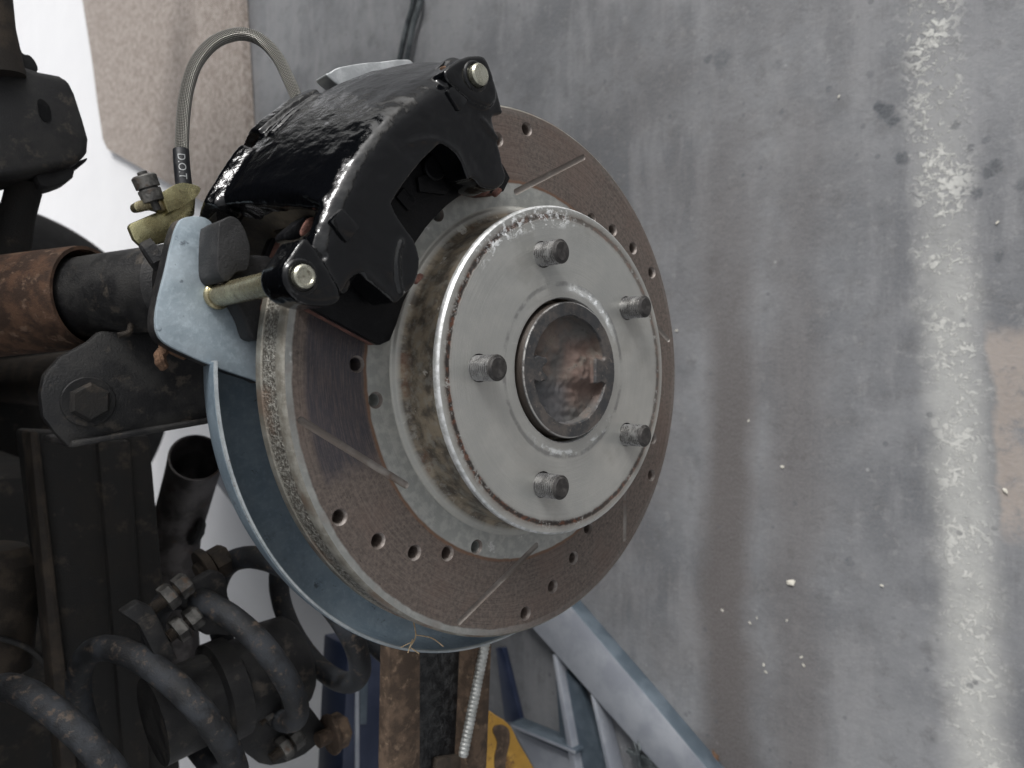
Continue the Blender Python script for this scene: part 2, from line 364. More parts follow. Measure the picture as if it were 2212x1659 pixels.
def lathe(prof, n=128, a0=0, a1=2*PI, axis=None, closed=True):
    """prof: (x, r) along the X axis"""
    bm = bmesh.new(); full = abs(a1-a0-2*PI) < 1e-6
    k = n if full else n+1; rings = []
    for x, r in prof:
        if r < 1e-7: v = bm.verts.new((x, 0, 0)); rings.append([v]*k)
        else: rings.append([bm.verts.new((x, r*math.cos(a0+(a1-a0)*i/n), r*math.sin(a0+(a1-a0)*i/n))) for i in range(k)])
    for p, q in zip(rings, rings[1:]):
        for i in range(n):
            j = (i+1) % k
            vs = []
            for v in (p[i], p[j], q[j], q[i]):
                if v not in vs: vs.append(v)
            if len(vs) > 2: bm.faces.new(vs)
    bmesh.ops.recalc_face_normals(bm, faces=bm.faces)
    return bm
def move(bm, mat): bmesh.ops.transform(bm, matrix=mat, verts=bm.verts); return bm
def along(a, b):
    """matrix taking the X axis to the segment a->b, origin at a"""
    a, b = Vector(a), Vector(b); q = (b-a).to_track_quat('X', 'Z')
    return Matrix.Translation(a) @ q.to_matrix().to_4x4()
def rod(a, b, r, n=32, ch=.0006, r2=None):
    L = (Vector(b)-Vector(a)).length; r2 = r if r2 is None else r2
    return move(lathe([(0, 0), (0, r-ch), (ch, r), (L-ch, r2), (L, r2-ch), (L, 0)], n), along(a, b))
def hexbolt(a, d, r, h):
    d = Vector(d).normalized(); bm = lathe([(0, 0), (0, r), (h*.82, r), (h, r*.86), (h, 0)], 6)
    return move(bm, along(a, Vector(a)+d))
def extrude(poly, x0, x1, bev=0, seg=2):
    """poly in (y, z); prism between x0 and x1"""
    bm = bmesh.new(); vs = [bm.verts.new((x0, y, z)) for y, z in poly]; f = bm.faces.new(vs)
    r = bmesh.ops.extrude_face_region(bm, geom=[f])
    bmesh.ops.translate(bm, vec=(x1-x0, 0, 0), verts=[v for v in r["geom"] if isinstance(v, bmesh.types.BMVert)])
    bmesh.ops.recalc_face_normals(bm, faces=bm.faces)
    if bev: bmesh.ops.bevel(bm, geom=[e for e in bm.edges if e.calc_face_angle(0) > .5], offset=bev, segments=seg, profile=.5, affect='EDGES', clamp_overlap=True)
    return bm
def box(c, size, rot=None, bev=.001):
    bm = bmesh.new(); bmesh.ops.create_cube(bm, size=1)
    bmesh.ops.transform(bm, matrix=Matrix.Diagonal((*size, 1)), verts=bm.verts)
    if bev: bmesh.ops.bevel(bm, geom=list(bm.edges), offset=bev, segments=2, profile=.5, affect='EDGES')
    mt = Matrix.Translation(c)
    if rot is not None: mt = mt @ rot
    return move(bm, mt)
def smooth_poly(pts, per=6):
    """closed Catmull-Rom through points"""
    out = []; n = len(pts)
    for i in range(n):
        p0, p1, p2, p3 = (Vector(pts[(i+k) % n]) for k in (-1, 0, 1, 2))
        for j in range(per):
            t = j/per
            out.append(tuple(.5*((2*p1)+(p2-p0)*t+(2*p0-5*p1+4*p2-p3)*t*t+(3*p1-p0-3*p2+p3)*t**3)))
    return out
def crom(pts, per=10):
    pts = [Vector(p) for p in pts]; P = [2*pts[0]-pts[1]]+pts+[2*pts[-1]-pts[-2]]; out = []
    for i in range(1, len(P)-2):
        p0, p1, p2, p3 = P[i-1:i+3]
        for j in range(per):
            t = j/per; out.append(.5*((2*p1)+(p2-p0)*t+(2*p0-5*p1+4*p2-p3)*t*t+(3*p1-p0-3*p2+p3)*t**3))
    out.append(pts[-1]); return out
def tube(pts, r, n=20, cap=True, uv=False, dome=False, rf=None):
    bm = bmesh.new(); lay = bm.loops.layers.uv.new("UVMap") if uv else None
    T = [(pts[min(i+1, len(pts)-1)]-pts[max(i-1, 0)]).normalized() for i in range(len(pts))]
    up = Vector((0, 0, 1)) if abs(T[0].z) < .9 else Vector((1, 0, 0)); nrm = (up-T[0]*up.dot(T[0])).normalized()
    rings = []; ln = [0]
    for i, p in enumerate(pts):
        nrm = (nrm-T[i]*nrm.dot(T[i])).normalized(); bn = T[i].cross(nrm)
        if i: ln.append(ln[-1]+(p-pts[i-1]).length)
        rr = r*(rf(i/(len(pts)-1)) if rf else 1)
        rings.append([bm.verts.new(p+(nrm*math.cos(2*PI*k/n)+bn*math.sin(2*PI*k/n))*rr) for k in range(n)])
    for i in range(len(rings)-1):
        for k in range(n):
            f = bm.faces.new((rings[i][k], rings[i][(k+1) % n], rings[i+1][(k+1) % n], rings[i+1][k]))
            if uv:
                for l, (u, v) in zip(f.loops, ((k/n, ln[i]), ((k+1)/n, ln[i]), ((k+1)/n, ln[i+1]), (k/n, ln[i+1]))): l[lay].uv = (u, v)
    if cap:
        for rg, t, p in ((rings[0], -T[0], pts[0]), (rings[-1], T[-1], pts[-1])):
            if dome:
                prev = rg
                for a in (.4, .75):
                    cur = [bm.verts.new(p+(v.co-p)*math.cos(a*PI/2)+t*r*math.sin(a*PI/2)*.8) for v in rg]
                    for k in range(n): bm.faces.new((prev[k], prev[(k+1) % n], cur[(k+1) % n], cur[k]))
                    prev = cur
                c = bm.verts.new(p+t*r*.8)
                for k in range(n): bm.faces.new((prev[k], prev[(k+1) % n], c))
            else:
                bm.faces.new(rg)
    bmesh.ops.recalc_face_normals(bm, faces=bm.faces)
    return bm
def rough_up(bm, amp, sc_):
    bm.normal_update()
    for v in bm.verts: v.co += v.normal*amp*mnoise.noise(v.co*sc_)
    return bm
def inpoly(p, poly):
    x, y = p; c = False; j = len(poly)-1
    for i in range(len(poly)):
        xi, yi = poly[i]; xj, yj = poly[j]
        if (yi > y) != (yj > y) and x < (xj-xi)*(y-yi)/(yj-yi)+xi: c = not c
        j = i
    return c
def circle(c, r, n): return [(c[0]+r*math.cos(2*PI*i/n), c[1]+r*math.sin(2*PI*i/n)) for i in range(n)]
def annulus(ro, ri, holes, no=256, extra=()):
    """triangulated ring in (y, z) with polygon holes cut out; returns verts, tris and loops"""
    loops = [circle((0, 0), ro, no), circle((0, 0), ri, no//2*1)]+list(holes)
    vs = []; es = []; ids = []
    for lp in loops:
        b = len(vs); vs += [Vector(p) for p in lp]; k = len(lp); ids.append(list(range(b, b+k)))
        es += [(b+i, b+(i+1) % k) for i in range(k)]
    vs += [Vector(p) for p in extra]
    ov, oe, of, *_ = delaunay_2d_cdt(vs, es, [], 0, 1e-7)
    hb = [(min(p[0] for p in h), max(p[0] for p in h), min(p[1] for p in h), max(p[1] for p in h), h) for h in holes]
    tri = []
    for f in of:
        c = sum((ov[i] for i in f), Vector((0, 0)))/len(f); r = c.length
        if r > ro*math.cos(PI/no)*1.00001 or r < ri*math.cos(PI/(no//2)): continue
        if any(a < c.x < b and d < c.y < e and inpoly(c, h) for a, b, d, e, h in hb): continue
        tri.append(tuple(f))
    return [tuple(v) for v in ov], tri, ids

# ------------------------------------------------------------------ setting: floor
me = [(-14, -14, FLOOR), (14, -14, FLOOR), (14, 14, FLOOR), (-14, 14, FLOOR)]
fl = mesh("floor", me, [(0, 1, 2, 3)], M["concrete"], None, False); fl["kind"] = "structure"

# ------------------------------------------------------------------ vehicle body overhead (shades everything below it)
vb = thing("vehicle_body", "dark underside of the jacked-up vehicle behind and above the axle", "vehicle", (-.9, 0, .5))
def bx(name, x0, x1, y0, y1, z0, z1, mat, bev=.01): return bmobj(name, box(((x0+x1)/2, (y0+y1)/2, (z0+z1)/2), (x1-x0, y1-y0, z1-z0), None, bev), mat, vb)
bx("cabin", -1.78, -.06, -2.4, 1.7, .52, 1.65, M["dark"], .05)
bx("floor_pan", -1.70, -.42, -2.4, 1.7, .40, .515, M["dark"])
bx("far_sill", -1.78, -1.705, -2.4, 1.7, -.01, .515, M["dark"], .01)
bx("fuel_tank", -1.35, -.72, -1.4, -.10, .04, .395, M["dark"], .04)

# ------------------------------------------------------------------ brake rotor
K = .05715
XR = -.0285
rotor = thing("brake_rotor", "drilled and slotted brake disc with brown rusty face and grey hat", "brake disc", (-.03, 0, 0))
HR = [(92.2, 99), (100.4, 89.5), (108.8, 80), (116.8, 70.2), (125.1, 60.2)]
holes_c = []
for k in range(6):
    for r, a in HR: aa = math.radians(a+60*k); holes_c.append((r*.001*math.cos(aa), r*.001*math.sin(aa)))
def slot_poly(k, hw):
    a0, a1 = math.radians(100+60*k), math.radians(125+60*k)
    p = Vector((.1278*math.cos(a0), .1278*math.sin(a0))); q = Vector((.0915*math.cos(a1), .0915*math.sin(a1)))
    d = (q-p).normalized(); nn = Vector((-d.y, d.x)); out = []
    for i in range(9): t = PI/2+PI*i/8; out.append(tuple(p+d*hw*math.cos(t)+nn*hw*math.sin(t)))
    for i in range(9): t = -PI/2+PI*i/8; out.append(tuple(q+d*hw*math.cos(t)+nn*hw*math.sin(t)))
    return out
HC, HI, HW = .0037, .0027, .0016
outer_h = [circle(c, HC, 24) for c in holes_c]; slots = [slot_poly(k, HW) for k in range(6)]
ov, tri, ids = annulus(.1330, .0840, outer_h+slots, 320)
V = [(XR, y, z) for y, z in ov]; F = list(tri)
for c in holes_c:
    b = len(V)
    rr = [(HC, XR), (HC*.93, XR-.0005), (HI*1.05, XR-.0016), (HI, XR-.0022), (HI, XR-.009)]
    for r, x in rr: V += [(x, y, z) for y, z in circle(c, r, 24)]
    for i in range(len(rr)-1):
        for j in range(24): F.append((b+i*24+j, b+i*24+(j+1) % 24, b+(i+1)*24+(j+1) % 24, b+(i+1)*24+j))
    F.append(tuple(range(b+4*24, b+5*24)))
for k in range(6):
    b = len(V); n_ = 18
    for hw, x in ((HW, XR), (HW*.8, XR-.0006), (HW*.4, XR-.00095)): V += [(x, y, z) for y, z in slot_poly(k, hw)]
    for i in range(2):
        for j in range(n_): F.append((b+i*n_+j, b+i*n_+(j+1) % n_, b+(i+1)*n_+(j+1) % n_, b+(i+1)*n_+j))
    F.append(tuple(range(b+2*n_, b+3*n_)))
ff = mesh("friction_face", V, F, [M["face"], M["groove"], M["hole"]], rotor, True, 40)
for p in ff.data.polygons:
    x_ = p.center.x
    if x_ < XR-.00005:
        rr_ = min((Vector((p.center.y, p.center.z))-Vector(c)).length for c in holes_c)
        p.material_index = (2 if x_ > XR-.0018 else 0) if rr_ < HC*1.01 else 1
rimp = [(XR, .1330), (XR-.0009, .1341), (-.0340, .1343), (-.0345, .1336)]
rimp += [(-.0345-.0125*i/10, .1336) for i in range(1, 10)]+[(-.0470, .1336), (-.0475, .1343), (-.0522, .1342), (-.0530, .1334), (-.0530, .060)]
rb = lathe(rimp, 480)
for v in rb.verts:
    if -.0469 < v.co.x < -.0346:
        f = 1+.0042*mnoise.noise(v.co*420)+.003*mnoise.noise(v.co*190)
        v.co.y *= f; v.co.z *= f
bmobj("rim", rb, M["rim"], rotor, True, 50)
# hat
ha = [(-.0008, .0344), (0, .0355)]
studs_a = [1.57637-2*PI*k/5 for k in range(5)]
sh = [circle((K*math.cos(a)+.0001, K*math.sin(a)-.0006), 0.0063, 32) for a in studs_a]
ov, tri, ids = annulus(.0786, .0356, sh, 256)
V = [(0, y, z) for y, z in ov]; F = list(tri)
for a in studs_a:
    b = len(V); c = (K*math.cos(a)+.0001, K*math.sin(a)-.0006)
    for r, x in ((.0063, 0), (.0062, -.0004), (.0061, -.004)): V += [(x, y, z) for y, z in circle(c, r, 32)]
    for i in range(2):
        for j in range(32): F.append((b+i*32+j, b+i*32+(j+1) % 32, b+(i+1)*32+(j+1) % 32, b+(i+1)*32+j))
hf = mesh("hat_face", V, F, [M["hat"], M["rubber"]], rotor, True, 40)  # rubber only lends its black for the painted shade of the stud holes
for p in hf.data.polygons:
    if p.center.x < -.00005: p.material_index = 1  # stud hole walls coloured black, painting in the shade of the gap
bore = lathe([(0, .0356), (-.0004, .0351), (-.012, .0350), (-.0125, .0325)], 128)
edge = lathe([(0, .0786), (-.0006, .0793), (-.0012, .0796), (-.0030, .0796), (-.0042, .0789), (-.0048, .0780), (-.006, .0776), (-.014, .0774), (-.0235, .0776), (-.0252, .0786), (-.0262, .0803), (-.0266, .0818), (-.0272, .0826), (-.0280, .0829), (-.0284, .0836), (XR, .0841)], 256)
bmobj("hat_side", join(bore, edge), M["hatside"], rotor, True, 60)

# ------------------------------------------------------------------ axle hub with five studs
hub = thing("axle_hub", "dark axle flange with rusty star-shaped hollow in the middle of the disc", "wheel hub", (-.01, 0, 0))
def sm01(v): v = max(0, min(1, v)); return v*v*(3-2*v)
def hubdepth(r, t):
    y, z = r*math.cos(t), r*math.sin(t)
    wob = .0005*mnoise.noise(Vector((y*220, z*220, 1)))
    s = sm01((.0266+wob-r)/.0011)
    hw = .0066+.0004*math.sin(z*900)
    tab = sm01((hw+wob-abs(y))/.0011)*max(sm01((-z-.0172+wob)/.0011), sm01((z-.0178-.0018*math.cos(y*800)+wob)/.0011))
    s *= 1-tab
    mound = .0036*sm01((-z+.003)/.014)*sm01((.0105-abs(y-.001))/.006)*s
    floor_ = .0058+.0016*mnoise.noise(Vector((y*95, z*95, 3)))+.0006*mnoise.noise(Vector((y*330, z*330, 5)))
    return .0032-floor_*s+mound
V = []; F = []; NR, NT = 110, 300
for i in range(NR+1):
    r = .0332*i/NR
    for j in range(NT):
        t = 2*PI*j/NT; V.append((hubdepth(r, t) if r < .0325 else .0032-.0007*((r-.0325)/.0007)**2, r*math.cos(t), r*math.sin(t)))
for i in range(NR):
    for j in range(NT): F.append((i*NT+j, i*NT+(j+1) % NT, (i+1)*NT+(j+1) % NT, (i+1)*NT+j))
for j in range(NT): V.append((-.02, .0332*math.cos(2*PI*j/NT), .0332*math.sin(2*PI*j/NT)))
for j in range(NT): F.append((NR*NT+j, NR*NT+(j+1) % NT, (NR+1)*NT+(j+1) % NT, (NR+1)*NT+j))
nh = N("dark_hub_flange_and_rust"); xx = nh.xyz()[0]
dp = nh.ss(nh.math('ADD', xx, nh.math('MULTIPLY', nh.math('SUBTRACT', nh.noise(150, 4), .5), .0012)), .0022, .0010)
flat = nh.mix(nh.ss(nh.noise(85, 6, .7), .4, .64), (.050, .052, .055), (.115, .102, .094))
flat = nh.mix(nh.math('MULTIPLY', nh.ss(nh.noise(260, 4, .7), .60, .68), .6), flat, (.20, .17, .15))
cv = nh.mix(nh.ss(nh.noise(42, 4, .6), .40, .58), (.080, .076, .072), (.120, .092, .078))
oz = nh.xyz()
red = nh.math('MULTIPLY', nh.ss(nh.math('ADD', oz[2], nh.math('MULTIPLY', nh.math('SUBTRACT', nh.noise(90, 4, .7), .5), .02)), .004, -.006), nh.ss(nh.math('ABSOLUTE', oz[1]), .020, .010))
cv = nh.mix(nh.math('MULTIPLY', red, .8), cv, (.122, .080, .065))
grey = nh.math('MULTIPLY', nh.ss(oz[1], -.002, -.010), nh.ss(oz[2], -.008, .004))
cv = nh.mix(nh.math('MULTIPLY', grey, .75), cv, (.088, .090, .097))
cv = nh.mix(nh.ss(nh.noise(60, 5, .7), .55, .66), cv, (.135, .112, .094))
cv = nh.mix(nh.math('MULTIPLY', nh.ss(nh.noise(230, 4, .7), .62, .68), .5), cv, (.03, .025, .022))
hr, ht = nh.polar()
wornedge = nh.math('MULTIPLY', nh.band(hr, .0324, .0330, .0002), nh.ss(nh.noise(120, 4, .7), .40, .55))
dp = nh.math('MULTIPLY', dp, nh.ss(hr, .0322, .0315))
flat = nh.mix(nh.math('MULTIPLY', wornedge, .8), flat, (.45, .44, .42))
flat = nh.mix(nh.math('MULTIPLY', nh.ss(hr, .03305, .0331), nh.ss(xx, .0026, .0022)), flat, (.045, .036, .030))
mh = nh.out(nh.mix(dp, flat, cv), nh.mixf(dp, .50, .8), nh.mixf(dp, .35, .0), nh.noise(420, 5, .65), .0005, .6)
mesh("hub_centre", V, F, mh, hub, True, 50)
SL = .0132
prof = [(-.006, 0), (-.006, .0054)]
pit = .00120; x = -.0030
while x < SL-.0016:
    prof += [(x, .00480), (x+pit*.42, .00575), (x+pit*.58, .00575)]; x += pit
prof += [(x, .0052), (SL-.0007, .0050), (SL, .0042), (SL, .0014), (SL-.0004, 0)]
sm = lathe(prof, 40)
sm.normal_update()
for f in sm.faces:
    if f.normal.x > .6 and f.calc_center_median().x > SL-.002: f.material_index = 1
s0 = bmobj("wheel_stud", sm, [M["stud"], M["studend"]], hub, True, 30)
s0.location = (0, K*math.cos(studs_a[0]), K*math.sin(studs_a[0]))
for a in studs_a[1:]:
    s = s0.copy(); C.objects.link(s); s.location = (0, K*math.cos(a), K*math.sin(a)); s.rotation_euler.x = random.random()*6

# ------------------------------------------------------------------ dust shield behind the disc
shield = thing("dust_shield", "blue-grey sheet metal splash shield curving round behind the disc", "splash shield", (-.08, -.1, .06))
a0, a1 = math.radians(89.5), math.radians(208)
sp = [(-.090, .105), (-.0900, .128), (-.0895, .138), (-.0875, .1446), (-.083, .1486), (-.075, .1505), (-.066, .1512)]
sb = lathe(sp, 160, a0, a1); bmesh.ops.solidify(sb, geom=list(sb.faces), thickness=-.0012)
move(sb, Matrix.Translation((0, 0, -.006)))
bmobj("shield_plate", sb, M["shield"], shield, True, 40)
lp = lathe([(-.0668, .1507), (-.0652, .1506), (-.0646, .1510), (-.0648, .1519), (-.0658, .1522), (-.0690, .1520)], 160, a0-.004, a1)
move(lp, Matrix.Translation((0, 0, -.006)))
bmobj("rolled_lip", lp, M["zincedge"], shield, True, 60)

# ------------------------------------------------------------------ caliper bracket plate
br = thing("caliper_bracket", "pale blue zinc-plated bracket plate holding the black caliper", "bracket", (-.075, .03, .14))
XB = -.070
bp = z3(271, 325, .2942, [(430, 495), (520, 482), (600, 500), (650, 560), (650, 700), (648, 850), (660, 950), (760, 1060), (880, 1110), (960, 1220), (1000, 1500), (1010, 1700), (930, 1680), (690, 1600), (480, 1510), (300, 1420), (235, 1340), (222, 1230), (245, 1080), (290, 900), (345, 660), (385, 540)])
bmobj("bracket_plate", extrude(smooth_poly(UP(bp, XB), 4), XB-.0085, XB, .0009), M["zinc"], br, True, 30)
ed = [(p[0]-5.5, p[1]+3) for p in bp[13:]]+[(p[0]-5.5, p[1]-1) for p in bp[:2]]
bmobj("plate_edge_coat", extrude(smooth_poly(UP([(a-3, b) for a, b in bp], XB-.001), 4), XB-.0100, XB-.0020, .0006), M["blackdirt"], br, True, 30)
up = z3(379.6, 54.2, .3432, [(955, 322), (975, 296), (1030, 265), (1180, 238), (1300, 228), (1420, 215), (1500, 240), (1560, 420), (1300, 600), (1100, 440)])
bmobj("upper_arm", extrude(smooth_poly(UP(up, -.078), 4), -.0890, -.078, .0035, 3), M["caps"], br, True, 30)
kn = z3(271, 325, .2942, [(650, 570), (680, 525), (740, 498), (800, 530), (850, 620), (880, 740), (860, 880), (780, 905), (720, 965), (670, 950), (640, 860)])
ft_ = [(500, 560), (600, 560), (604, 640), (596, 716), (548, 735), (528, 690), (505, 640)]
bmobj("abutment_foot", extrude(smooth_poly(UP(ft_, -.058), 4), -.0695, -.058, .002, 3), M["rubber"], br, True, 40)
bmobj("abutment", extrude(smooth_poly(UP(kn, -.055), 4), -.0705, -.050, .004, 3), M["rubber"], br, True, 40)

# ------------------------------------------------------------------ brake caliper
cal = thing("brake_caliper", "glossy black painted single-piston brake caliper over the top of the disc", "brake caliper", (-.04, .09, .10))
XLEG = .003
leg = [(1018, 150), (985, 150), (945, 165), (905, 185), (870, 201), (845, 215), (800, 262), (760, 326), (720, 385), (703, 440), (692, 490), (684, 540), (692, 580), (716, 612), (738, 634), (757, 606), (787, 588),
       (822, 624), (853, 654), (872, 641), (890, 622), (906, 590), (907, 552), (893, 514), (868, 480), (847, 440), (834, 400), (834, 360), (851, 325), (882, 304), (920, 295), (960, 302), (990, 324), (1006, 352), (1012, 384),
       (1024, 384), (1040, 403), (1072, 409), (1094, 385), (1086, 350), (1074, 300), (1064, 255), (1062, 226), (1050, 190)]
lq = []
for y, z in UP(leg, XLEG):
    r = math.hypot(y, z); a = math.degrees(math.atan2(z, y))
    if r > .1375 and 25 < a < 74: y *= .1375/r; z *= .1375/r
    lq.append((y, z))
lq2 = []
for (px, py), (y, z) in zip(leg, lq):
    lq2.append(UP([(px+26, py)], XLEG)[0] if px < 760 and 430 < py < 640 else (y, z))
parts = [extrude(smooth_poly(lq, 4), -.0035, XLEG, 0), extrude(smooth_poly(lq2, 4), -.0135, -.0030, 0)]
earA = [(960, 160), (983, 133), (1008, 122), (1034, 118), (1052, 127), (1066, 160), (1075, 200), (1072, 217), (1058, 229), (1030, 222), (1000, 200)]
earB = [(656, 519), (630, 555), (613, 583), (618, 618), (645, 646), (690, 658), (728, 648), (728, 625), (712, 595), (694, 562), (675, 532)]
XEAR = .0055
parts.append(extrude(smooth_poly(UP(earA, XEAR), 3), -.016, XEAR, 0))
parts.append(extrude(UP([(682, 500), (706, 540), (722, 612), (700, 612), (672, 540)], .0005), -.010, .0010, 0))
P1, P2 = Vector((0, .0300, .1423)), Vector((0, .1253, .0612))
P1 = U(658, 597, x=.0075); P2 = U(1038, 160, x=.0085); P1.x = 0; P2.x = 0
parts.append(extrude([(P1.y+(y-P1.y)*1.08, P1.z+(z-P1.z)*1.08) for y, z in smooth_poly(UP(earB, XEAR), 3)], -.0125, XEAR, 0))
parts.append(rod((-.018, P2.y, P2.z), (-.002, P2.y, P2.z), .0110, 40, .003))
def ridge(pts, x, r): return tube(crom([U(a, b, x=x) for a, b in pts], 6), r, 10, dome=True)
parts.append(ridge([(868, 520), (858, 560), (860, 600), (868, 636)], XLEG, .0013))
parts.append(ridge([(786, 592), (815, 616), (850, 648)], XLEG-.001, .0016))
parts.append(ridge([(1010, 385), (985, 330), (935, 302), (880, 310)], XLEG-.0004, .0010))
parts.append(ridge([(1040, 258), (1075, 300)], XLEG, .0012))
def sweep(sec, d0, d1, n=40):
    bm = bmesh.new(); rings = []
    f0 = d0 if callable(d0) else (lambda x: d0)
    f1 = d1 if callable(d1) else (lambda x: d1)
    for i in range(n+1):
        ring = []
        for x, r in sec:
            a = math.radians(f0(x)+(f1(x)-f0(x))*i/n); ring.append(bm.verts.new((x, r*math.cos(a), r*math.sin(a))))
        rings.append(ring)
    k = len(sec)
    for p, q in zip(rings, rings[1:]):
        for j in range(k): bm.faces.new((p[j], p[(j+1) % k], q[(j+1) % k], q[j]))
    bm.faces.new(rings[0]); bm.faces.new(rings[-1]); bmesh.ops.recalc_face_normals(bm, faces=bm.faces); return bm
def arch(x): return 66.0-3.4*max(0, 1-((x+.040)/.034)**2)
outer = [(.0030, .1340), (.0026, .1392), (.0008, .1424), (-.003, .1450), (-.009, .1474), (-.018, .1500), (-.030, .1540), (-.042, .1575), (-.055, .1600), (-.068, .1606), (-.080, .1590), (-.092, .1555), (-.104, .1500), (-.112, .140), (-.116, .120)]
inner = [(-.116, .098), (-.090, .098), (-.062, .098), (-.062, .1385), (-.048, .1385), (-.036, .1385), (-.024, .1385), (-.0135, .1385), (-.0135, .122), (.0030, .122)]
parts.append(sweep(outer+inner, 22, arch))
parts.append(sweep([(.0030, .1300), (.0030, .1340), (.0026, .1392), (.0008, .1424), (-.002, .1442), (-.0045, .1440), (-.0045, .130)], 60, 73.5, 12))
parts.append(sweep([(-.062, .150), (-.062, .1612), (-.067, .1652), (-.102, .1545), (-.108, .148), (-.105, .140)], 54.5, 65.8))     # raised flat behind the bridge
parts.append(sweep([(-.070, .150), (-.072, .1632), (-.078, .1650), (-.096, .1600), (-.104, .152)], 36, 50, 20))
parts.append(sweep([(-.052, .150), (-.056, .1618), (-.060, .1618), (-.064, .150)], 40, 52, 20))
ca, sa = math.cos(math.radians(45)), math.sin(math.radians(45))
parts.append(rod((-.150, .116*ca, .116*sa), (-.06, .116*ca, .116*sa), .032, 48, .004))
cb = join(*parts)
co = bmobj("caliper_body", cb, M["black"], cal, True, 0)
md = co.modifiers.new("remesh", 'REMESH'); md.mode = 'VOXEL'; md.voxel_size = .0007; md.use_smooth_shade = True
ms = co.modifiers.new("smooth", 'SMOOTH'); ms.factor = .5; ms.iterations = 17
tx = bpy.data.textures.new("cast_lumps", 'CLOUDS'); tx.noise_scale = .010; tx.noise_depth = 2
mdp = co.modifiers.new("lumps", 'DISPLACE'); mdp.texture = tx; mdp.strength = .0009; mdp.mid_level = .5; mdp.texture_coords = 'LOCAL'
# raised casting squares
for pts in (z3(379.6, 54.2, .3432, [(1705, 410), (1760, 365), (1850, 470), (1785, 545)]), z3(379.6, 54.2, .3432, [(970, 1235), (1050, 1145), (1165, 1270), (1080, 1375)])):
    q = extrude(UP(pts, XLEG+.0012), -.004, XLEG+.0014, .0011)
    bmobj("casting_boss", q, M["black"], cal, True, 40)
rb_ = UP(z3(379.6, 54.2, .3432, [(1330, 900), (1350, 800), (1420, 720), (1520, 690), (1640, 705), (1740, 780), (1810, 870), (1840, 960)]), .0006)
# bare, dirty cast end of the bridge
capsec = [(-.015, .1440), (-.024, .1490), (-.042, .1550), (-.055, .1578), (-.068, .1585), (-.082, .1565), (-.096, .1515), (-.106, .145), (-.104, .128), (-.090, .112), (-.066, .112), (-.060, .1365), (-.03, .1365), (-.015, .1365)]
bmobj("cast_end", sweep(capsec, lambda x: arch(x)-1, lambda x: arch(x)+.8, 2), M["castdirt"], cal, True, 40)
for P, nm in ((P1, "slide_pin"), (P2, "slide_pin")):
    bmobj(nm, rod((-.069, P.y, P.z), (-.010, P.y, P.z), .0048, 32, .0004), M["brass"], cal, True, 40)
    pf = [(.001, 0), (.001, .0042), (.0078, .0042), (.0084, .0036), (.0084, .0030), (.0080, .0027), (.0080, 0)] if P is P1 else [(.001, 0), (.001, .0046), (.0084, .0046), (.0092, .0039), (.0092, 0)]
    bmobj("pin_head", move(lathe(pf, 40), Matrix.Translation((0, P.y, P.z))), M["pinhead"], cal, True, 40)
    bmobj("pin_seat", move(lathe([(.0045, .0046), (.0061, .0050), (.0063, .0055), (.0059, .0063), (.0050, .0069)], 40), Matrix.Translation((0, P.y, P.z))), M["black"], cal, True, 60)
cl = move(lathe([(0, .0049), (.0004, .0058), (.0014, .0061), (.0022, .0056), (.0026, .0048)], 32), Matrix.Translation((-.0698, P1.y, P1.z)))
bmobj("pin_collar", cl, M["brass"], cal, True, 60)
bmobj("rust_crumb", rough_up(tube([U(960, 152, x=-.004), U(969, 148, x=-.006), U(976, 143, x=-.008)], .0017, 8, dome=True), .0013, 400), M["mud"], cal)

# ------------------------------------------------------------------ brake pads
def padpoly(x, infl=0):
    o = []
    for i in range(13): a = math.radians(24+56*i/12); o.append(((.134+infl)*math.cos(a), (.134+infl)*math.sin(a)))
    pts = [(830, 745), (852, 735), (866, 700), (880, 655), (905, 602)]
    o += UP(pts, -.0135)
    for i in range(1, 8): a = math.radians(66-36*i/7); o.append((.0955*math.cos(a), .0955*math.sin(a)))
    o += UP([(1064, 414), (1098, 411), (1112, 382), (1098, 355)], -.0135)
    return o
pad = thing("brake_pad", "outboard brake pad with black backing plate pressed on the disc face", "brake pad", (-.02, .09, .09))
bmobj("backing_plate", extrude(padpoly(0), -.0205, -.0165, .0006), M["padback"], pad, True, 30)
lin = [(y*.992+.0005, z*.992-.0009) for y, z in padpoly(0)]
bmobj("lining", extrude(lin, -.0282, -.0207, .0005), M["pad"], pad, True, 30)
dq = UP(z3(379.6, 54.2, .3432, [(1410, 1075), (1455, 1015), (1530, 1100), (1485, 1162)]), -.0132)
bmobj("locating_tab", extrude(dq, -.0167, -.0153, .0003), M["padback"], pad, True, 30)
kc = U(z3(379.6, 54.2, .3432, [(1650, 890)])[0][0], z3(379.6, 54.2, .3432, [(1650, 890)])[0][1], x=-.012)
bmobj("rivet", rod((-.0167, kc.y, kc.z), (-.0135, kc.y, kc.z), .0056, 28, .0006), M["padback"], pad, True, 40)
lug = UP(z3(379.6, 54.2, .3432, [(1545, 950), (1640, 915), (1720, 985), (1770, 1000), (1720, 1060), (1560, 1040)]), -.012)
bmobj("spring_tab", extrude(lug, -.0167, -.0145, .0003), M["padback"], pad, True, 30)
pi_ = thing("brake_pad", "inboard brake pad under the caliper bridge, between bracket plate and disc rim", "brake pad", (-.06, .09, .09))
bmobj("backing_plate", extrude(padpoly(0), -.0698, -.0645, .0006), M["padback"], pi_, True, 30)
bmobj("lining", extrude(lin, -.0643, -.0533, .0005), M["pad"], pi_, True, 30)
cr = z3(271, 325, .2942, [(1165, 620), (1200, 580), (1330, 480), (1390, 500), (1380, 560), (1290, 640), (1180, 660)])
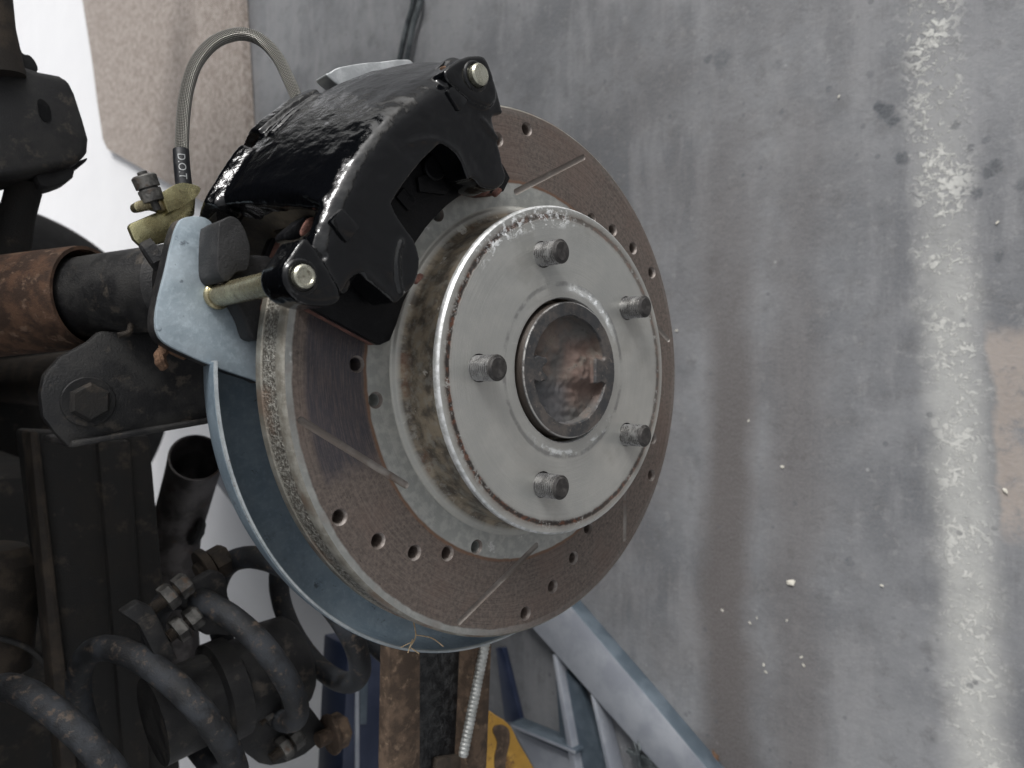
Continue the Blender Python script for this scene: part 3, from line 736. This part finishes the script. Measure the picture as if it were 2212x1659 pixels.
c_ = extrude(smooth_poly(UP(cr, -.020), 3), -.028, -.020, .0015); bmobj("lining_corner", c_, M["padback"], pad, True, 30)
cr = z3(271, 325, .2942, [(1285, 590), (1330, 510), (1375, 490), (1390, 525), (1370, 570), (1300, 630)])
bmobj("lining_chip", extrude(smooth_poly(UP(cr, -.0195), 3), -.0205, -.0190, .0006), M["pad"], pad, True, 30)

# ------------------------------------------------------------------ braided brake hose
hose = thing("brake_hose", "braided stainless brake hose looping up behind the black caliper", "hose", (-.12, .1, .14))
hp = [U(*p, x=x) for p, x in (((397, 398), -.112), ((393, 330), -.115), ((396, 250), -.118), ((405, 190), -.120), ((423, 138), -.120), ((455, 98), -.120), ((490, 79), -.119), ((528, 74), -.117), ((565, 88), -.114), ((598, 122), -.110), ((622, 168), -.106), ((640, 210), -.103), ((655, 255), -.100))]
hc = crom(hp, 14)
bmobj("braid", tube(hc, .00310, 24, uv=True), M["braid"], hose, True, 60)
sl = crom([U(391, 325, x=-.115), U(393, 360, x=-.1135), U(398, 408, x=-.112)], 8)
bmobj("sleeve", tube(sl, .00365, 28), M["sleeve"], hose, True, 50)
fc = bpy.data.curves.new("print", 'FONT'); fc.body = "D.O.T"; fc.size = .0048; fc.align_x = 'CENTER'; fc.align_y = 'CENTER'; fc.extrude = .00005
ft = bpy.data.objects.new("print", fc); C.objects.link(ft)
bpy.context.view_layer.update()
me = bpy.data.meshes.new_from_object(ft); bpy.data.objects.remove(ft)
mid = sl[len(sl)//2+1]; ax = (sl[-1]-sl[0]).normalized(); tocam = (CP-mid).normalized(); tocam = (tocam-ax*tocam.dot(ax)).normalized(); sidev = tocam.cross(ax)
bm = bmesh.new(); bm.from_mesh(me)
bmesh.ops.subdivide_edges(bm, edges=bm.edges, cuts=1)
for v in bm.verts:
    u, t = v.co.x, v.co.y; a = t/.00365
    v.co = mid+ax*u+(tocam*math.cos(a)+sidev*math.sin(a))*(.00376)
bmobj("print", bm, M["white"], hose, False)

# ------------------------------------------------------------------ gold parking-brake lever with its cable end
lev = thing("parking_brake_lever", "gold passivated lever bracket with cable end beside the blue plate", "lever", (-.11, .07, .15))
XL = -.110
pl = z3(271, 325, .2942, [(22, 560), (40, 535), (200, 465), (330, 420), (430, 300), (520, 330), (510, 470), (470, 500), (400, 560), (350, 660), (230, 690), (110, 700), (60, 650)])
bmobj("lever_plate", extrude(UP(pl, XL), XL-.0035, XL, .0008), M["gold"], lev, True, 30)
A = U(*z3(271, 325, .2942, [(330, 360)])[0], x=XL); B = U(*z3(271, 325, .2942, [(530, 262)])[0], x=XL+.004)
B2 = U(*z3(271, 325, .2942, [(300, 320)])[0], x=XL-.004)
tp = z3(271, 325, .2942, [(270, 330), (300, 290), (380, 245), (430, 236), (500, 250), (550, 280), (520, 340), (440, 400), (330, 450), (310, 440)])
bmobj("folded_flange", rough_up(extrude(smooth_poly(UP(tp, XL+.004), 3), XL-.010, XL+.004, .0032, 3), .0003, 200), M["gold"], lev, True, 40)
lg = z3(271, 325, .2942, [(62, 385), (160, 355), (250, 350), (300, 370), (305, 420), (270, 450), (200, 430), (120, 445), (70, 440)])
bmobj("clevis", extrude(smooth_poly(UP(lg, XL+.002), 3), XL-.003, XL+.003, .0012), M["brass"], lev, True, 40)
q0 = U(*z3(271, 325, .2942, [(235, 440)])[0], x=XL+.003); q1 = U(*z3(271, 325, .2942, [(118, 155)])[0], x=XL+.003)
L = (q1-q0).length
pf = [(0, 0), (0, .0018), (L*.22, .0018), (L*.24, .0046), (L*.50, .0050), (L*.54, .0048), (L*.545, .0041), (L*.58, .0041), (L*.585, .0052), (L*.86, .0054), (L*.90, .0046), (L*.91, .0022), (L*.99, .0021), (L, .0014), (L, 0)]
bmobj("cable_end", move(lathe(pf, 28), along(q0, q1)), M["bolt"], lev, True, 40)
bmobj("pivot_bolt", hexbolt(U(345, 545, x=-.095), (-.2, -.4, .6), .007, .006), M["blackdirt"], lev, False)

# ------------------------------------------------------------------ shock absorber
shock = thing("shock_absorber", "shock absorber with rusty dust tube and scuffed black body", "shock absorber", (-.2, .04, .1))
S0, S1, S2 = U(390, 618, x=-.175), U(196, 641, x=-.235), U(-260, 690, x=-.36)
d_ = (S1-S0).normalized()
bmobj("damper_body", rod(S0, S1+d_*.03, .0235, 48, .004), M["blackdirt"], shock, True, 40)
L = (S2-S1).length
bmobj("dust_tube", move(lathe([(.004, .0265), (0, .0272), (0, .0292), (.004, .0296), (L, .0300), (L, .024), (.004, .0262)], 64), along(S1, S2)), M["rust"], shock, True, 40)

# ------------------------------------------------------------------ axle housing with shock mount
axle = thing("axle_housing", "dark dusty axle tube with bolted black mounting bracket", "axle", (-.3, 0, 0))
bmobj("axle_tube", lathe([(-.085, 0), (-.085, .052), (-.098, .052), (-.100, .041), (-1.45, .041), (-1.45, 0)], 64), M["axle"], axle, True, 40)
XK = -.205
kp = [(470, 742), (400, 722), (330, 716), (215, 715), (190, 738), (130, 770), (95, 810), (86, 850), (92, 900), (118, 935), (148, 967), (300, 940), (440, 916), (476, 905), (478, 800)]
bmobj("mount_plate", extrude(UP(kp, XK), XK-.007, XK, .0018), M["blackdirt"], axle, True, 30)
fl_ = [(148, 967), (300, 940), (440, 916), (476, 905), (474, 893), (440, 903), (296, 927), (152, 952)]
bmobj("mount_flange", extrude(UP(fl_, XK), XK-.06, XK+.004, .0012), M["blackdirt"], axle, True, 30)
hb = U(190, 868, x=XK)
bmobj("mount_bolt", hexbolt((XK, hb.y, hb.z), (1, 0, 0), .0105, .007), M["dark"], axle, False)
bmobj("washer", rod((XK-.001, hb.y, hb.z), (XK+.0018, hb.y, hb.z), .0135, 32, .0004), M["blackdirt"], axle, True, 30)
bmobj("brake_pipe", tube(crom([U(*p, x=-.19) for p in ((255, 725), (278, 718), (284, 700), (296, 686), (330, 680), (345, 684))], 8), .0016, 12), M["axle"], axle)

# ------------------------------------------------------------------ frame bracket upper left
fb = thing("frame_bracket", "dirty black frame bracket with oval slot and bolt, below a brown rod", "bracket", (-.3, .16, .16))
XF = -.30
fp = z3(0, 0, .2697, [(-260, 560), (0, 470), (60, 470), (310, 560), (480, 595), (560, 635), (610, 740), (680, 960), (718, 1110), (712, 1210), (680, 1270), (560, 1330), (300, 1380), (100, 1430), (-260, 1460)])
slotp = z3(0, 0, .2697, [(300, 810), (340, 795), (400, 860), (410, 960), (370, 975), (320, 930)])
fbm = extrude(UP(fp, XF), XF-.045, XF, .005, 3); bmobj("bracket_box", rough_up(fbm, .0006, 90), M["blackdirt"], fb, True, 40)
bmobj("slot", extrude(smooth_poly(UP(slotp, XF+.0006), 3), XF-.002, XF+.0006, 0), M["padback"], fb, False)  # flat black plate, the shade inside the opening painted on
for pts, x0 in ((z3(0, 0, .2697, [(60, 375), (110, 365), (160, 385), (190, 430), (240, 440), (290, 500), (300, 570), (180, 580), (60, 500)]), -.31), (z3(0, 0, .2697, [(330, 1480), (420, 1490), (560, 1440), (590, 1400), (570, 1340), (300, 1380)]), -.31), (z3(0, 0, .2697, [(560, 1330), (690, 1265), (690, 1290), (640, 1330), (560, 1360)]), -.32)):
    bmobj("rubber_bush", extrude(smooth_poly(UP(pts, x0), 3), x0-.028, x0, .003), M["rubber"], fb, True, 40)
bmobj("brown_rod", tube([U(-34, -60, x=-.30), U(-22, 60, x=-.30), U(2, 165, x=-.30)], .0135, 20), M["axle"], fb)
bmobj("link_rod", tube([U(58, 385, x=-.33), U(36, 470, x=-.34), U(18, 620, x=-.35)], .0105, 24), M["dark"], fb)

# ------------------------------------------------------------------ far tyre
ty = thing("wheel", "dark tyre of the opposite wheel beyond the shock absorber", "wheel", (-1.5, -.01, .05))
tb = lathe([(-.10, .20), (-.115, .24), (-.112, .31), (-.10, .335), (-.075, .347), (0, .351), (.075, .347), (.10, .335), (.112, .31), (.115, .24), (.10, .20)], 96)
bmobj("tyre", move(tb, Matrix.Translation((-1.5, -.01, .05))), M["rubber"], ty, True, 40)
bmobj("rim", move(lathe([(-.09, .20), (-.06, .19), (.02, .17), (.03, .08), (.02, 0)], 64), Matrix.Translation((-1.5, -.01, .05))), M["dark"], ty, True, 40)

# ------------------------------------------------------------------ chassis rail and tail pipe
rail = thing("chassis_rail", "long dark chassis rail running along the vehicle above the spring", "chassis rail", (-.4, -.3, .1))
def skewbox(pts, x, dx, bev=.004): return extrude(UP(pts, x), x-dx, x, bev)
bmobj("rail_web", skewbox([(60, 930), (325, 940), (400, 1760), (160, 1760)], -.40, .05), M["dark"], rail, True, 30)
bmobj("rail_lip", skewbox([(62, 930), (85, 930), (180, 1760), (140, 1760)], -.392, .03), M["axle"], rail, True, 30)
bmobj("rail_rib", skewbox([(210, 950), (285, 950), (330, 1700), (270, 1700)], -.394, .02), M["dark"], rail, True, 30)
wr = tag(bmobj('brake_wire', tube(crom([U(*p, x=-.42) for p in ((-10, 1375), (40, 1390), (75, 1410), (110, 1440), (170, 1455), (235, 1462))], 8), .0022, 10), M['blackdirt'], None), 'thin grey wire sagging across the dark chassis rail at lower left', 'wire')
muf = thing("exhaust_muffler", "rounded grey-brown exhaust box at the dark left edge", "muffler", (-.5, -.2, .2))
bmobj("muffler_shell", rod(U(-40, 1180, x=-.46), U(-70, 1480, x=-.46), .042, 40, .012), M["axle"], muf, True, 40)
pipe = thing("tail_pipe", "dull metal tail pipe with open end behind the shield", "pipe", (-.53, -.1, 0))
pp = [U(a, b, x=x) for a, b, x in ((424, 988, -.462), (416, 1020, -.485), (398, 1085, -.515), (378, 1160, -.525), (372, 1260, -.525), (372, 1360, -.525), (380, 1480, -.525))]
pc = crom(pp, 8); pb = tube(pc, .0245, 36, cap=False); bmesh.ops.solidify(pb, geom=list(pb.faces), thickness=.0018)
bmobj("pipe_wall", pb, simple("dull_pipe_steel", (.055, .05, .05), (.13, .12, .12), 40, .42, .5, .0005, (.07, .05, .04), 60), pipe, True, 40)
bmobj("pipe_flange", rough_up(rod(U(415, 1145, x=-.50), U(432, 1150, x=-.50), .014, 24, .003), .001, 200), M["rubber"], pipe)

# ------------------------------------------------------------------ coil spring
spr = thing("coil_spring", "scuffed dark coil spring beside the axle below the rail", "coil spring", (-.27, -.19, -.05))
ctr = [(-1.6, (865, 1290)), (-1, (775, 1300)), (0, (640, 1335)), (1, (500, 1420)), (2, (372, 1545)), (3, (165, 1640)), (3.6, (55, 1700))]
def centre(t):
    for (ta, a), (tb_, b) in zip(ctr, ctr[1:]):
        if t <= tb_:
            u = (t-ta)/(tb_-ta); return (a[0]+(b[0]-a[0])*u, a[1]+(b[1]-a[1])*u)
    return ctr[-1][1]
def ctr3(t):
    ps = [U(*centre(t+k*.12), x=-.27) for k in range(-3, 4)]; return sum(ps, Vector((0, 0, 0)))/7
e2 = Vector((0, .93, .37)).normalized(); e1 = Vector((.95, .06, -.15)); e1 = (e1-e2*e1.dot(e2)).normalized()
hp = []
t = -1.45
while t < 3.3:
    c = ctr3(t); ph = 2*PI*t; hp.append(c+(e1*math.cos(ph)+e2*math.sin(ph))*.060); t += 1/64
bmobj("coil", rough_up(tube(hp, .0080, 22), .0003, 120), M["coil"], spr, True, 40)
bump = thing("bump_stop", "dark grey ribbed bump stop cylinder inside the coil spring", "bump stop", U(530, 1490, x=-.29))
b0, b1 = U(640, 1420, x=-.285), U(330, 1560, x=-.285); L = (b1-b0).length
bmobj("bump_cup", move(lathe([(0, 0), (0, .030), (.004, .034), (L*.25, .036), (L*.27, .031), (L*.45, .031), (L*.47, .036), (L*.6, .036), (L*.62, .030), (L, .030), (L, 0)], 48), along(b0, b1)), M["blackdirt"], bump, True, 40)

# ------------------------------------------------------------------ spring clamps
def clamp(label, plate, xp, bolts, extra=()):
    t_ = thing("spring_clamp", label, "clamp", U(*plate[0], x=xp))
    bmobj("saddle", rough_up(extrude(smooth_poly(UP(plate, xp), 3), xp-.012, xp, .003), .0005, 150), M["blackdirt"], t_, True, 40)
    for (a, b, r) in bolts:
        p, q = U(*a, x=xp+.006), U(*b, x=xp+.006); d = (q-p).normalized(); L = (q-p).length
        pr_ = [(0, 0), (0, r)]; x = 0
        while x < L-.001: pr_ += [(x+.0005, r), (x+.001, r*.9)]; x += .001
        pr_ += [(L, r), (L, 0)]
        bmobj("threaded_rod", move(lathe(pr_, 16), along(p, q)), M["axle"], t_, True, 60)
        bmobj("nut", hexbolt(q-d*.004, d, r*1.9, r*2.0), M["bolt"], t_, False)
        bmobj("nut", hexbolt(q-d*(.005+r*2), d, r*2.1, r*1.7), M["bolt"], t_, False)
    for pl_, xe, dx, m in extra: bmobj("clamp_hook", extrude(UP(pl_, xe), xe-dx, xe, .0015), M[m], t_, True, 40)
    return t_
clamp("grimy spring clamp bolted over the upper coils left of the shield", [(385, 1255), (420, 1258), (462, 1235), (490, 1248), (495, 1290), (520, 1340), (505, 1372), (470, 1372), (440, 1370), (410, 1330), (378, 1300)], -.255,
      [((305, 1335), (395, 1265), .0042), ((362, 1378), (418, 1335), .0042)],
      [([(262, 1325), (300, 1300), (330, 1312), (348, 1345), (385, 1425), (350, 1440), (335, 1420), (300, 1350)], -.235, .010, "blackdirt")])
clamp("grimy spring clamp bolted at the lower end of the front coil", [(545, 1490), (640, 1500), (690, 1555), (715, 1590), (690, 1605), (640, 1640), (560, 1650), (500, 1570)], -.275,
      [((560, 1560), (600, 1520), .004), ((585, 1640), (640, 1595), .0042)])
rb2 = thing("hex_bolt", "rusty brown square-headed bolt poking out beyond the lower coil", "bolt", U(720, 1580, x=-.27))
p, q = U(685, 1600, x=-.27), U(745, 1572, x=-.27); d = (q-p).normalized()
bmobj("shank", rod(p, q, .006, 20), M["brown"], rb2); bmobj("head", hexbolt(q-d*.011, d, .0135, .011), M["brown"], rb2, False)
bmobj("washer", rod(q-d*.014, q-d*.011, .0155, 24, .0005), M["brown"], rb2)
rb3 = thing("hex_bolt", "dark brown bolt head above the upper spring clamp", "bolt", U(470, 1215, x=-.30))
p, q = U(425, 1240, x=-.29), U(492, 1202, x=-.29); d = (q-p).normalized()
bmobj("shank", rod(p, q, .007, 20), M["axle"], rb3); bmobj("head", hexbolt(q-d*.012, d, .0115, .012), M["axle"], rb3, False)
bmobj("washer", rod(q-d*.020, q-d*.014, .015, 24, .0005), M["axle"], rb3)

# ------------------------------------------------------------------ control arm at the bottom with guarded brake line
arm = thing("control_arm", "rusty channel-section control arm with black hammered web below the shield", "control arm", (-.15, -.25, -.05))
XA = -.165
def quad(p, x, dx, bev=.0015): return extrude(UP(p, x), x-dx, x, bev)
bmobj("web", rough_up(quad([(905, 1380), (1012, 1380), (1000, 1760), (905, 1760)], XA-.003, .004, .0005), .0004, 300), M["hammer"], arm, True, 40)
bmobj("left_flange", rough_up(quad([(842, 1370), (909, 1370), (909, 1760), (836, 1760)], XA+.006, .012), .0006, 200), M["brown"], arm, True, 40)
bmobj("right_flange", rough_up(quad([(1024, 1370), (1064, 1370), (1048, 1760), (1006, 1760)], XA+.012, .018), .0006, 200), M["brown"], arm, True, 40)
bmobj("inner_corner", quad([(1008, 1370), (1030, 1370), (1014, 1760), (992, 1760)], XA-.001, .004, .001), M["axle"], arm, True, 40)
bmobj("end_boss", quad([(945, 1640), (1010, 1632), (1004, 1760), (935, 1760)], XA+.004, .008, .003), M["axle"], arm, True, 40)
ln = thing("guarded_brake_line", "silver coil-guarded line lying along the rusty channel", "brake line", U(1020, 1500, x=-.15))
l0, l1 = U(1052, 1370, x=-.150), U(1000, 1634, x=-.150); L = (l1-l0).length
pf = [(0, 0)]; x = 0
while x < L-.002: pf += [(x, .0030), (x+.0008, .0036), (x+.0020, .0036), (x+.0027, .0030)]; x += .0028
pf += [(L, .003), (L, 0)]
bmobj("coil_guard", move(lathe(pf, 18), along(l0, l1)), M["silver"], ln, True, 60)

# ------------------------------------------------------------------ yellow stand
yel = thing("yellow_stand", "worn yellow painted steel claw standing beside the rusty channel", "axle stand", U(1110, 1620, x=-.27))
yp = z3(922, 1225, .2942, [(440, 1180), (470, 1060), (520, 1095), (580, 1130), (630, 1180), (680, 1280), (740, 1380), (820, 1520), (430, 1700), (425, 1420)])
XY = -.26
hole_ = z3(922, 1225, .2942, [(500, 1170), (560, 1160), (605, 1200), (610, 1290), (585, 1400), (570, 1520), (510, 1520), (500, 1400), (520, 1290), (490, 1210)])
bmobj("claw", rough_up(extrude(UP(yp, XY), XY-.018, XY, .003), .0006, 100), M["yellow"], yel, True, 40)
bmobj("slot", rough_up(extrude(smooth_poly(UP(hole_, XY+.001), 3), XY-.002, XY+.0008, 0), .0003, 100), M["brown"], yel, False)

# ------------------------------------------------------------------ steel trestle lying on the floor
trs = thing("steel_frame", "blue-grey welded steel floor frame with long beam leading out from under the disc", "steel frame", U(1380, 1500, z=FLOOR))
def beam(name, pts, zt, zb, mat, side=None, bev=.0015):
    top = [U(a, b, z=zt) for a, b in pts]; n_ = len(top)
    bm = bmesh.new(); tv = [bm.verts.new(p) for p in top]; bv = [bm.verts.new((p.x, p.y, zb)) for p in top]
    bm.faces.new(tv); bm.faces.new(bv)
    sides = [bm.faces.new((tv[i], tv[(i+1) % n_], bv[(i+1) % n_], bv[i])) for i in range(n_)]
    bmesh.ops.recalc_face_normals(bm, faces=bm.faces)
    if bev: bmesh.ops.bevel(bm, geom=[e for e in bm.edges], offset=bev, segments=2, profile=.5, affect='EDGES')
    bm.normal_update()
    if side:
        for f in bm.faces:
            if abs(f.normal.z) < .5: f.material_index = 1  # sides take the shaded tone, top keeps the paler sky-lit one
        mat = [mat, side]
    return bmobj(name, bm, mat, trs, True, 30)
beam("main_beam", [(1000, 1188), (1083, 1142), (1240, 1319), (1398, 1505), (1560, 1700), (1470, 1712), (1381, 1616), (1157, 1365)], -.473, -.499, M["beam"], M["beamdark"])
beam("angle_web", [(1197, 1422), (1250, 1480), (1318, 1680), (1215, 1680)], -.487, -.499, M["beamdark"], None, .001)
beam("angle_lip", [(1193, 1414), (1201, 1420), (1250, 1690), (1237, 1690)], -.474, -.4985, M["beam"], None, .001)
beam("angle_lip", [(1275, 1500), (1284, 1512), (1326, 1690), (1316, 1690)], -.474, -.4985, M["beam"], None, .001)
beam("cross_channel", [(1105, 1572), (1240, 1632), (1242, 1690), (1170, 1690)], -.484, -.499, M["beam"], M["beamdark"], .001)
beam("channel_lip", [(1100, 1562), (1243, 1622), (1243, 1630), (1104, 1572)], -.470, -.4985, M["beam"], M["beamdark"], .001)
beam("dark_strip", [(1070, 1400), (1086, 1400), (1125, 1560), (1090, 1560)], -.490, -.499, M["navy"], None, .001)
fb_ = thing("steel_beam", "dark navy steel beam lying far off on the bright floor behind the shield", "steel beam", U(520, 1080, z=FLOOR))
trs_ = trs; trs = fb_
beam("beam_body", [(440, 965), (478, 1010), (620, 1180), (690, 1262), (672, 1285), (560, 1168), (455, 1030), (420, 985)], -.42, -.499, M["navy"], M["navy"], .003)
post = thing("navy_post", "dark navy steel post with thin pale edge behind the rusty channel", "post", U(790, 1540, x=-.55))
trs = post
bmobj("post_body", quad([(752, 1395), (845, 1380), (845, 1760), (735, 1760)], -.55, .06, .003), M["navy"], post, True, 30)
bmobj("pale_edge", quad([(768, 1490), (776, 1470), (777, 1760), (768, 1760)], -.548, .006, .0005), M["beam"], post, True, 30)
bmobj("label_plate", quad([(778, 1450), (796, 1440), (792, 1565), (778, 1565)], -.5485, .004, .0004), M["beamdark"], post, True, 30)
trs = trs_
cbn = thing("cable_bundle", "tied bundle of dark cables under the lower end of the pale beam", "cables", U(1420, 1640, z=FLOOR))
for k in range(4):
    pts = [U(1358+6*k, 1622+9*k, z=-.485), U(1400+8*k, 1640+9*k, z=-.478), U(1450, 1655+11*k, z=-.485), U(1500, 1672+11*k, z=-.49)]
    bmobj("cable", tube(crom(pts, 8), .0036, 12), M["cable"], cbn)
for a_, b_ in (((1368, 1600), (1382, 1660)), ((1380, 1596), (1376, 1640))):
    bmobj("tie_wire", tube([U(*a_, z=-.475), U((a_[0]+b_[0])/2+4, (a_[1]+b_[1])/2, z=-.472), U(*b_, z=-.477)], .0018, 10), M["cable"], cbn)

# ------------------------------------------------------------------ hoses on the floor at the top
th_ = thing("twin_hose", "pair of thin grey hoses side by side on the floor behind the caliper", "hoses", U(880, 60, z=FLOOR))
for o_ in (0, 17):
    pts = [U(885+o_*.8, -60, z=-.49), U(893+o_*.8, 0, z=-.49), U(878+o_*.8, 60, z=-.49), U(862+o_*.9, 135, z=-.49), U(845+o_*.9, 215, z=-.49)]
    bmobj("hose", tube(crom(pts, 8), .0052, 14), M["cable"], th_)

# ------------------------------------------------------------------ chipboard sheet
cbp = [(150, -160), (178, 0), (200, 140), (210, 221), (222, 300), (232, 322), (369, 399), (470, 452), (541, 480), (535, 297), (527, 150), (518, 0), (505, -160)]
zt = -.478
top = [U(a, b, z=zt) for a, b in cbp]
bm = bmesh.new(); tv = [bm.verts.new(p) for p in top]; bv = [bm.verts.new((p.x, p.y, -.497)) for p in top]
bm.faces.new(tv); bm.faces.new(bv)
for i in range(len(top)): bm.faces.new((tv[i], tv[(i+1) % len(top)], bv[(i+1) % len(top)], bv[i]))
bmesh.ops.recalc_face_normals(bm, faces=bm.faces)
cs = bmobj("chipboard_sheet", bm, M["chip"], None, True, 30)
tag(cs, "brown chipboard sheet lying on the floor behind the braided hose", "board")

# ------------------------------------------------------------------ small debris
def flake(name, px, py, size, mat, label, cat, group=None):
    c = U(px, py, z=FLOOR+.0012); bm = bmesh.new(); k = 9; ang = random.random()*6
    vs = []
    for i in range(k):
        a = 2*PI*i/k; r = size*(.55+.5*random.random()); y, x = r*math.cos(a)*1.9, r*math.sin(a)
        vs.append(bm.verts.new((c.x+x*math.cos(ang)-y*math.sin(ang), c.y+x*math.sin(ang)+y*math.cos(ang), c.z+random.random()*size*.35)))
    t0 = bm.verts.new((c.x, c.y, c.z+size*.5)); b0 = bm.verts.new((c.x, c.y, c.z-.0006))
    for i in range(k): bm.faces.new((vs[i], vs[(i+1) % k], t0)); bm.faces.new((vs[(i+1) % k], vs[i], b0))
    bmesh.ops.recalc_face_normals(bm, faces=bm.faces)
    return tag(bmobj(name, bm, mat, None, True, 50), label, cat, group)
flake("wood_chip", 1545, 1641, .007, M["mud"], "brown wood chip by the end of the pale beam on the floor", "chip")
flake("dry_leaf", 1708, 1258, .0040, M["leaf"], "largest bleached leaf scrap on the floor below right of the disc", "leaf")
FL = [(1690, 1008, .004, "round pale crumb on the floor midway between the disc and the chalky streak"),
      (1462, 714, .0035, "tiny pale crumb on the floor touching the right edge of the disc"),
      (1560, 1318, .003, "small pale flake on the floor just right of the disc's lower edge"),
      (1620, 1345, .003, "small pale flake on the brown track straight below the leaf scrap's left side"),
      (1730, 1420, .0035, "upper one of two pale slivers lying close together below the leaf scrap"),
      (1736, 1437, .0035, "lower one of two pale slivers lying close together below the leaf scrap"),
      (1650, 1436, .0032, "upper one of two small chips on the brown track near the bottom"),
      (1655, 1452, .003, "lower one of two small chips on the brown track near the bottom"),
      (2172, 1060, .004, "bright white flake on the floor beyond the chalky streak below the tan patch"),
      (1617, 909, .0028, "pale speck on the floor right of the hub at mid height"),
      (1812, 208, .0026, "bright white speck on the upper floor left of the big dark stain"),
      (1635, 1335, .0026, "pale sliver beside the flake on the brown track, nearest the disc's lower edge"),
      (1905, 1265, .003, "pale flake on the floor between leaf scrap and chalky streak"),
      (1700, 1340, .0026, "pale speck on the floor right below the leaf scrap"),
      (2155, 480, .003, "pale flake among the dark spots near the right edge")]
for px, py, sz, lb in FL: flake("floor_flake", px, py, sz*.42, M["leaf"], lb, "flake", "pale flakes scattered on the floor")
# dry grass caught between disc and shield
gr = bmesh.new(); g0 = U(896, 1355, x=-.045)
base = [Vector((0, 0, 0)), Vector((.004, -.006, .002)), Vector((.001, -.011, .003))]
def sprig(pts, r):
    return tube(crom([g0+Vector(p) for p in pts], 4), r, 6)
bl = [sprig([(0, 0, 0), (.002, -.004, .001), (.001, -.009, .004)], .00035), sprig([(.0015, -.003, .001), (.008, -.004, -.004), (.012, -.008, -.008)], .00028), sprig([(.001, -.005, .002), (.003, -.010, .006)], .0003),
      sprig([(.001, -.008, .004), (.005, -.011, .001)], .00028), sprig([(0, 0, 0), (-.002, .005, 0)], .0004), sprig([(.0012, -.006, .002), (-.003, -.009, .006)], .00025)]
tag(bmobj("straw_tuft", join(*bl), M["straw"], None), "tuft of dry straw stuck between disc and shield at the bottom", "straw")
md_ = thing("mud_clump", "dangling scrap of rusty dried mud under the blue bracket plate", "mud", U(358, 762, x=-.09))
mp = [U(362, 745, x=-.085), U(352, 757, x=-.085), U(343, 765, x=-.085), U(346, 778, x=-.085), U(352, 793, x=-.085)]
bmobj("mud_strand", rough_up(tube(crom(mp, 6), .0022, 10, dome=True), .0012, 260), M["mud"], md_)
bmobj("mud_lump", rough_up(tube(crom([U(355, 748, x=-.085), U(372, 752, x=-.085), U(395, 765, x=-.085)], 5), .0026, 10, dome=True), .0014, 260), M["mud"], md_)
for px, py, x, s in ((1052, 410, -.0125, .0028), (1077, 412, -.0125, .0026), (908, 598, -.0105, .0022)):
    c = U(px, py, x=x)
    o = bmobj("lining_fleck", rough_up(tube([c, c+Vector((.001, -.002, .003))*1.2], s*.6, 8, dome=True), .0006, 500), M["pad"], pad)
print("objects", len(sc.objects))
